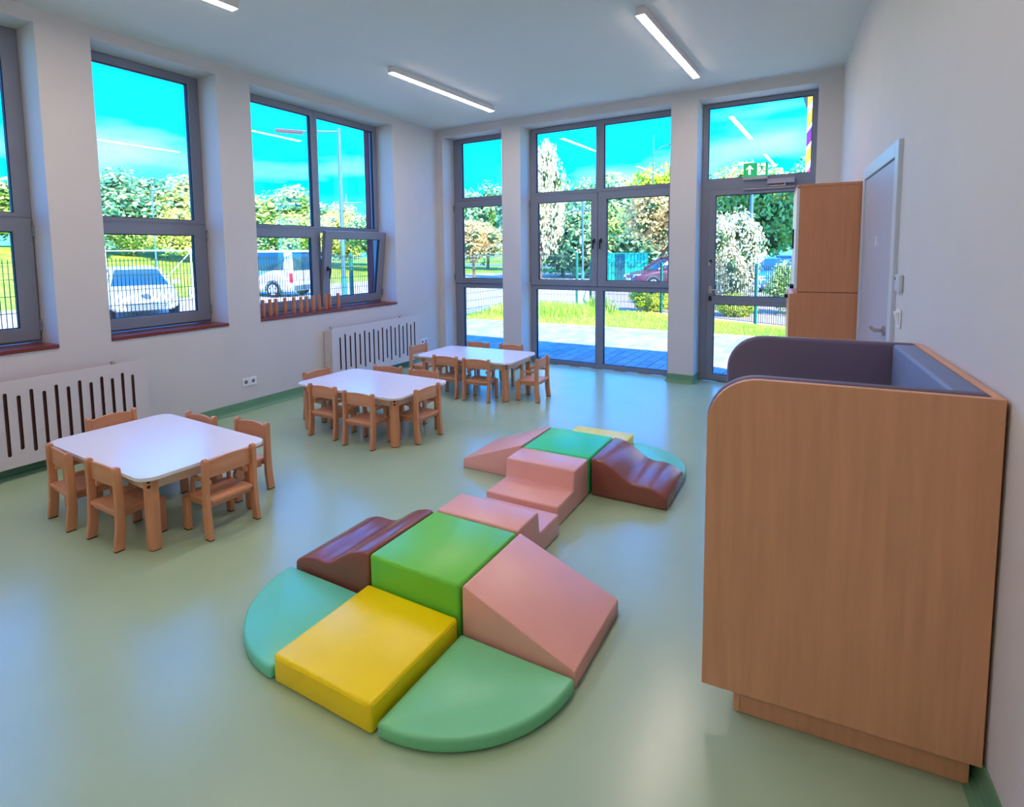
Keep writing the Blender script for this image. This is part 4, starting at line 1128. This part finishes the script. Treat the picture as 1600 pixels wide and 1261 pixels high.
def wing_building():
    t = thing('white_building', 'white building with orange and purple slanting stripes and grey eaves beyond the glazed door', 'building', (0, 0, 0))
    x0, y0 = polar(3.55, 36)[:2]; zt = 11.0
    MB().box(x0, x0+14, y0, y0+10, ZG, zt).build('wall', mat('white_render', C(236, 232, 228), 0.8, 0.2, var=0.02), t)
    st = [mat('stripe_orange', C(240, 150, 50), 0.7, 0.2, var=0.03), mat('stripe_purple', C(120, 40, 110), 0.7, 0.2, var=0.03), mat('stripe_magenta', C(190, 70, 130), 0.7, 0.2, var=0.03)]
    for k, (z, m) in enumerate(((9.4, 0), (8.2, 0), (7.2, 1), (6.2, 0), (5.0, 2), (3.2, 2))):
        MB().prism([(x0-0.0, z), (x0+3, z+4.5), (x0+3, z+5.2), (x0-0.0, z+0.75)], 'y', y0-0.06, y0-0.005).build('facade_stripe', st[m], t)
    MB().box(x0-0.55, x0+14.5, y0-0.5, y0+10.5, zt, zt+0.5).build('eaves', mat('eave_grey', C(130, 130, 150), 0.6, 0.3, var=0.03), t)
    for k in range(3):
        for j in range(2):
            MB().box(x0+4+3*k, x0+5.4+3*k, y0-0.05, y0-0.002, 1.5+3.4*j, 3.2+3.4*j).build('window', mat('far_glass', C(60, 90, 120), 0.2, 0.5, var=0.05), t)
wing_building()
def far_house():
    t = thing('white_warehouse', 'low white warehouse with a red sign far behind the van', 'building', polar(54.2, 74, 1.0), R(54))
    MB().box(-6, 2.6, 0, 6, 0, 2.5).build('wall', MATS['white_render'], t)
    MB().box(-6.2, 2.8, -0.2, 6.2, 2.5, 2.7).build('roof', MATS['eave_grey'], t)
    MB().box(-0.9, 0.0, -0.08, -0.01, 0.7, 2.0).build('red_sign', mat('sign_red', C(200, 40, 60), 0.5, 0.3, var=0.03), t)
far_house()

# ------------------------------------------------------------------ cars
TYRE = mat('tyre', C(30, 32, 36), 0.8, 0.2, var=0.05, scale=10)
CARG = mat('car_glass', C(24, 60, 84), 0.08, 0.6, var=0.03, scale=2)
RIM = mat('rim', C(206, 210, 216), 0.35, 0.5, metal=0.5, var=0.03)
TAIL = mat('tail_light', C(220, 20, 60), 0.25, 0.5, var=0.05)
HEADL = mat('head_light', C(220, 232, 240), 0.1, 0.6, var=0.03)
GRILL = mat('dark_grille', C(60, 84, 100), 0.5, 0.4, var=0.05)
def paint(name, *c): return mat(name, C(*c), 0.3, 0.5, var=0.01, scale=2, coat=0.5)
def make_car(label, loc, rz, pm, van=False, badge=False, L=4.15, W=1.74, Hh=1.46):
    """front towards local +x; centre of the wheelbase at the origin"""
    t = thing('van' if van else 'car', label, 'van' if van else 'car', loc, rz)
    hl = L/2; w = W/2
    if van: st = [(hl, .80, .40, .55), (hl-.10, .95, .26, .84), (hl-.9, 1.0, .24, 1.10), (0, 1.0, .24, 1.14), (-hl+.15, 1.0, .26, 1.14), (-hl, .97, .34, 1.10)]
    else: st = [(hl, .74, .34, .52), (hl-.10, .88, .24, .68), (hl-.45, .97, .20, .80), (hl-1.15, 1.0, .20, .93), (0, 1.0, .20, .95), (-hl+.6, 1.0, .22, .98), (-hl+.12, .95, .28, .96), (-hl, .86, .40, .84)]
    V = []; F = []; k = 9
    for x, s, zb, zt in st:
        a = w*s
        V += [(x, -a*.80, zb), (x, -a*.98, zb+.10), (x, -a, (zb+zt)/2), (x, -a*.95, zt-.06), (x, -a*.84, zt), (x, a*.84, zt), (x, a*.95, zt-.06), (x, a, (zb+zt)/2), (x, a*.98, zb+.10)]
        V.append((x, a*.80, zb))
    k = 10
    for i in range(len(st)-1):
        for j in range(k): F.append((i*k+j, i*k+(j+1) % k, (i+1)*k+(j+1) % k, (i+1)*k+j))
    F += [tuple(range(k)), tuple(range((len(st)-1)*k+k-1, (len(st)-1)*k-1, -1))]
    MB().add(V, F).build('body', pm, t, bevel=0.02, seg=2, smooth=True, ang=25)
    # cabin: glass block with painted roof and pillars
    if van: xb0, xb1, xt0, xt1, zb, wt = hl-.75, -hl+.03, hl-1.65, -hl+.12, 1.08, .90
    else: xb0, xb1, xt0, xt1, zb, wt = hl-1.05, -hl+.16, hl-1.85, -hl+.85, .92, .70
    zr = Hh-0.05; wb = w*.86; wtop = w*wt*.92
    q = lambda x, y, z: (x, y, z)
    P = [q(xb1, -wb, zb), q(xb0, -wb, zb), q(xb0, wb, zb), q(xb1, wb, zb), q(xt1, -wtop, zr), q(xt0, -wtop, zr), q(xt0, wtop, zr), q(xt1, wtop, zr)]
    MB().hexa(P).build('windows', CARG, t, bevel=0.03, seg=2, smooth=True)
    rf = MB(); e = 0.02
    rf.hexa([(xt1-.10, -wtop-.03, zr-.03), (xt0+.08, -wtop-.03, zr-.03), (xt0+.08, wtop+.03, zr-.03), (xt1-.10, wtop+.03, zr-.03),
             (xt1+.05, -wtop*.85, zr+.05), (xt0-.15, -wtop*.85, zr+.05), (xt0-.15, wtop*.85, zr+.05), (xt1+.05, wtop*.85, zr+.05)])
    rf.build('roof', pm, t, bevel=0.025, seg=2, smooth=True)
    def pil(a, b, r=0.045):
        MB().tube(a, b, r, r*0.9, 6).build('pillar', pm, t)
    for s in (-1, 1):
        pil((xb0-.02, s*wb, zb), (xt0, s*wtop, zr)); pil((xb1+.04, s*wb, zb), (xt1, s*wtop, zr), 0.07)
        xm = (xb0+xb1)/2
        pil((xm, s*(wb+.0), zb), (xm-.05, s*wtop, zr))
    if van:      # closed sides around the rear windows, and a painted tail
        for s in (-1, 1):
            ys = [s*(wb+.015), s*(wb+.03)]
            MB().hexa([(xb1+.0, min(ys), zb), (xb1+.42, min(ys), zb), (xb1+.42, max(ys), zb), (xb1, max(ys), zb), (xt1-.04, s*(wtop+.02)-.008, zr), (xt1+.30, s*(wtop+.02)-.008, zr), (xt1+.30, s*(wtop+.02)+.008, zr), (xt1-.04, s*(wtop+.02)+.008, zr)]).build('rear_quarter', pm, t)
        MB().box(-hl-.012, -hl+.02, -w*.80, w*.80, .30, .50).build('rear_bumper', GRILL, t, bevel=0.01, seg=1)
    for s in (-1, 1):
        for fx in (1, -1):
            x = fx*L*.305
            r = 0.33 if van else 0.305
            wh = MB().tube((x, s*(w-.20), r), (x, s*(w+.012), r), r, n=22).build('wheel', TYRE, t, bevel=0.02, seg=1)
            hb = MB(); hb.tube((x, s*(w+.012), r), (x, s*(w+.02), r), r*.66, n=20); hb.build('hubcap', RIM, wh)
            sp = MB()
            for a in range(5):
                an = 2*PI*a/5+.3; ox, oz = math.cos(an), math.sin(an)
                sp.prism([(x+ox*r*.25+oz*.02, r+oz*r*.25-ox*.02), (x+ox*r*.6+oz*.05, r+oz*r*.6-ox*.05), (x+ox*r*.6-oz*.05, r+oz*r*.6+ox*.05), (x+ox*r*.25-oz*.02, r+oz*r*.25+ox*.02)], 'y', s*(w+.020), s*(w+.024))
            sp.build('spoke_gaps', GRILL, wh)
            ar = MB(); pr = [(x+(r+.07)*math.cos(R(b)), r+(r+.07)*math.sin(R(b))) for b in range(-10, 191, 20)]+[(x+(r+.015)*math.cos(R(b)), r+(r+.015)*math.sin(R(b))) for b in range(190, -11, -20)]
            ar.prism(pr, 'y', s*(w-.02), s*(w+.006)); ar.build('wheel_arch', GRILL, t)
    for s in (-1, 1):
        hy = w*.60*s
        MB().hexa([(hl-.14, hy-.20, .58), (hl-.02, hy-.16, .58), (hl-.10, hy+.16, .58) if s > 0 else (hl-.02, hy+.16, .58), (hl-.22, hy+.2, .58),
                   (hl-.24, hy-.20, .73), (hl-.10, hy-.15, .71), (hl-.16, hy+.15, .72), (hl-.32, hy+.2, .74)]).build('headlight', HEADL, t, bevel=0.01, seg=1)
        if van: MB().box(-hl-.015, -hl+.08, s*w*.93-.05, s*w*.93+.05, .62, 1.02).build('tail_light', TAIL, t, bevel=0.01, seg=1)
        else: MB().box(-hl-.01, -hl+.14, s*w*.74-.11, s*w*.74+.11, .70, .86).build('tail_light', TAIL, t, bevel=0.02, seg=1)
        MB().box(xb0-.22, xb0-.10, s*(w+.01)-.0, s*(w+.01)+s*.15, .95, 1.07) if False else None
        mr = MB(); y0, y1 = sorted((s*(w-.03), s*(w+.16))); mr.box(xb0-.28, xb0-.16, y0, y1, zb+.0, zb+.13); mr.build('mirror', pm, t, bevel=0.02, seg=2)
    g = MB().prism([(-.50, .36), (-.40, .24), (.40, .24), (.50, .36), (.52, .44), (-.52, .44)], 'x', hl-.10, hl+.012).build('grille', GRILL, t, bevel=0.006, seg=1)
    for z in (.285, .335, .385): MB().box(hl+.012, hl+.022, -.46, .46, z-.006, z+.006).build('grille_bar', RIM, g)
    MB().box(hl+.005, hl+.028, -.26, .26, .455, .555).build('number_plate', WHITEP, t, bevel=0.004, seg=1)
    MB().box(-hl-.024, -hl-.004, -.26, .26, .52, .63).build('number_plate', WHITEP, t, bevel=0.004, seg=1)
    if not van:
        for s in (-1, 1):
            MB().tube((hl-.16, s*.60, .36), (hl-.015, s*.58, .36), .075, n=14).build('fog_light', HEADL, t)
    if badge:    # rearing animal emblem above the grille
        e = MB(); y = 0
        e.prism([(-.10, .66), (-.02, .62), (.02, .56), (.06, .555), (.07, .60), (.10, .60), (.12, .64), (.08, .67), (.06, .71), (.0, .73), (-.04, .70), (-.12, .70)], 'x', hl-.10, hl+.015)
        e.build('emblem', GRILL, t)
    return t
cx, cy = -13.6, 9.05
make_car('silver white hatchback parked behind the fence in the second window', (cx, cy, ZG), math.atan2(-0.32, 0.95), paint('paint_silver_white', 176, 190, 200), badge=True, W=1.8)
make_car('white van with red tail lights parked behind the fence in the double window', (-16.67, 15.58, ZG), R(193), paint('paint_white', 204, 212, 218), van=True, L=4.8, W=1.95, Hh=1.96)
make_car('dark red car seen from behind a teal fence through the terrace window', polar(15.0, 27.0), R(222), paint('paint_red', 84, 12, 40), L=4.1, Hh=1.52)
make_car('bright red car at the right edge of the terrace window', polar(12.7, 31.5), R(205), paint('paint_bright_red', 210, 30, 50))
make_car('blue car parked behind the green shrub in the glazed door', polar(6.75, 26.5), R(-70), paint('paint_blue', 20, 110, 210))
make_car('silver car at the back of the car park in the glazed door', polar(7.3, 36.0), R(75), paint('paint_grey', 190, 200, 206))
make_car('dark blue car at the back of the car park beside the cabinet', polar(4.3, 35.0), R(80), paint('paint_navy', 30, 80, 160))
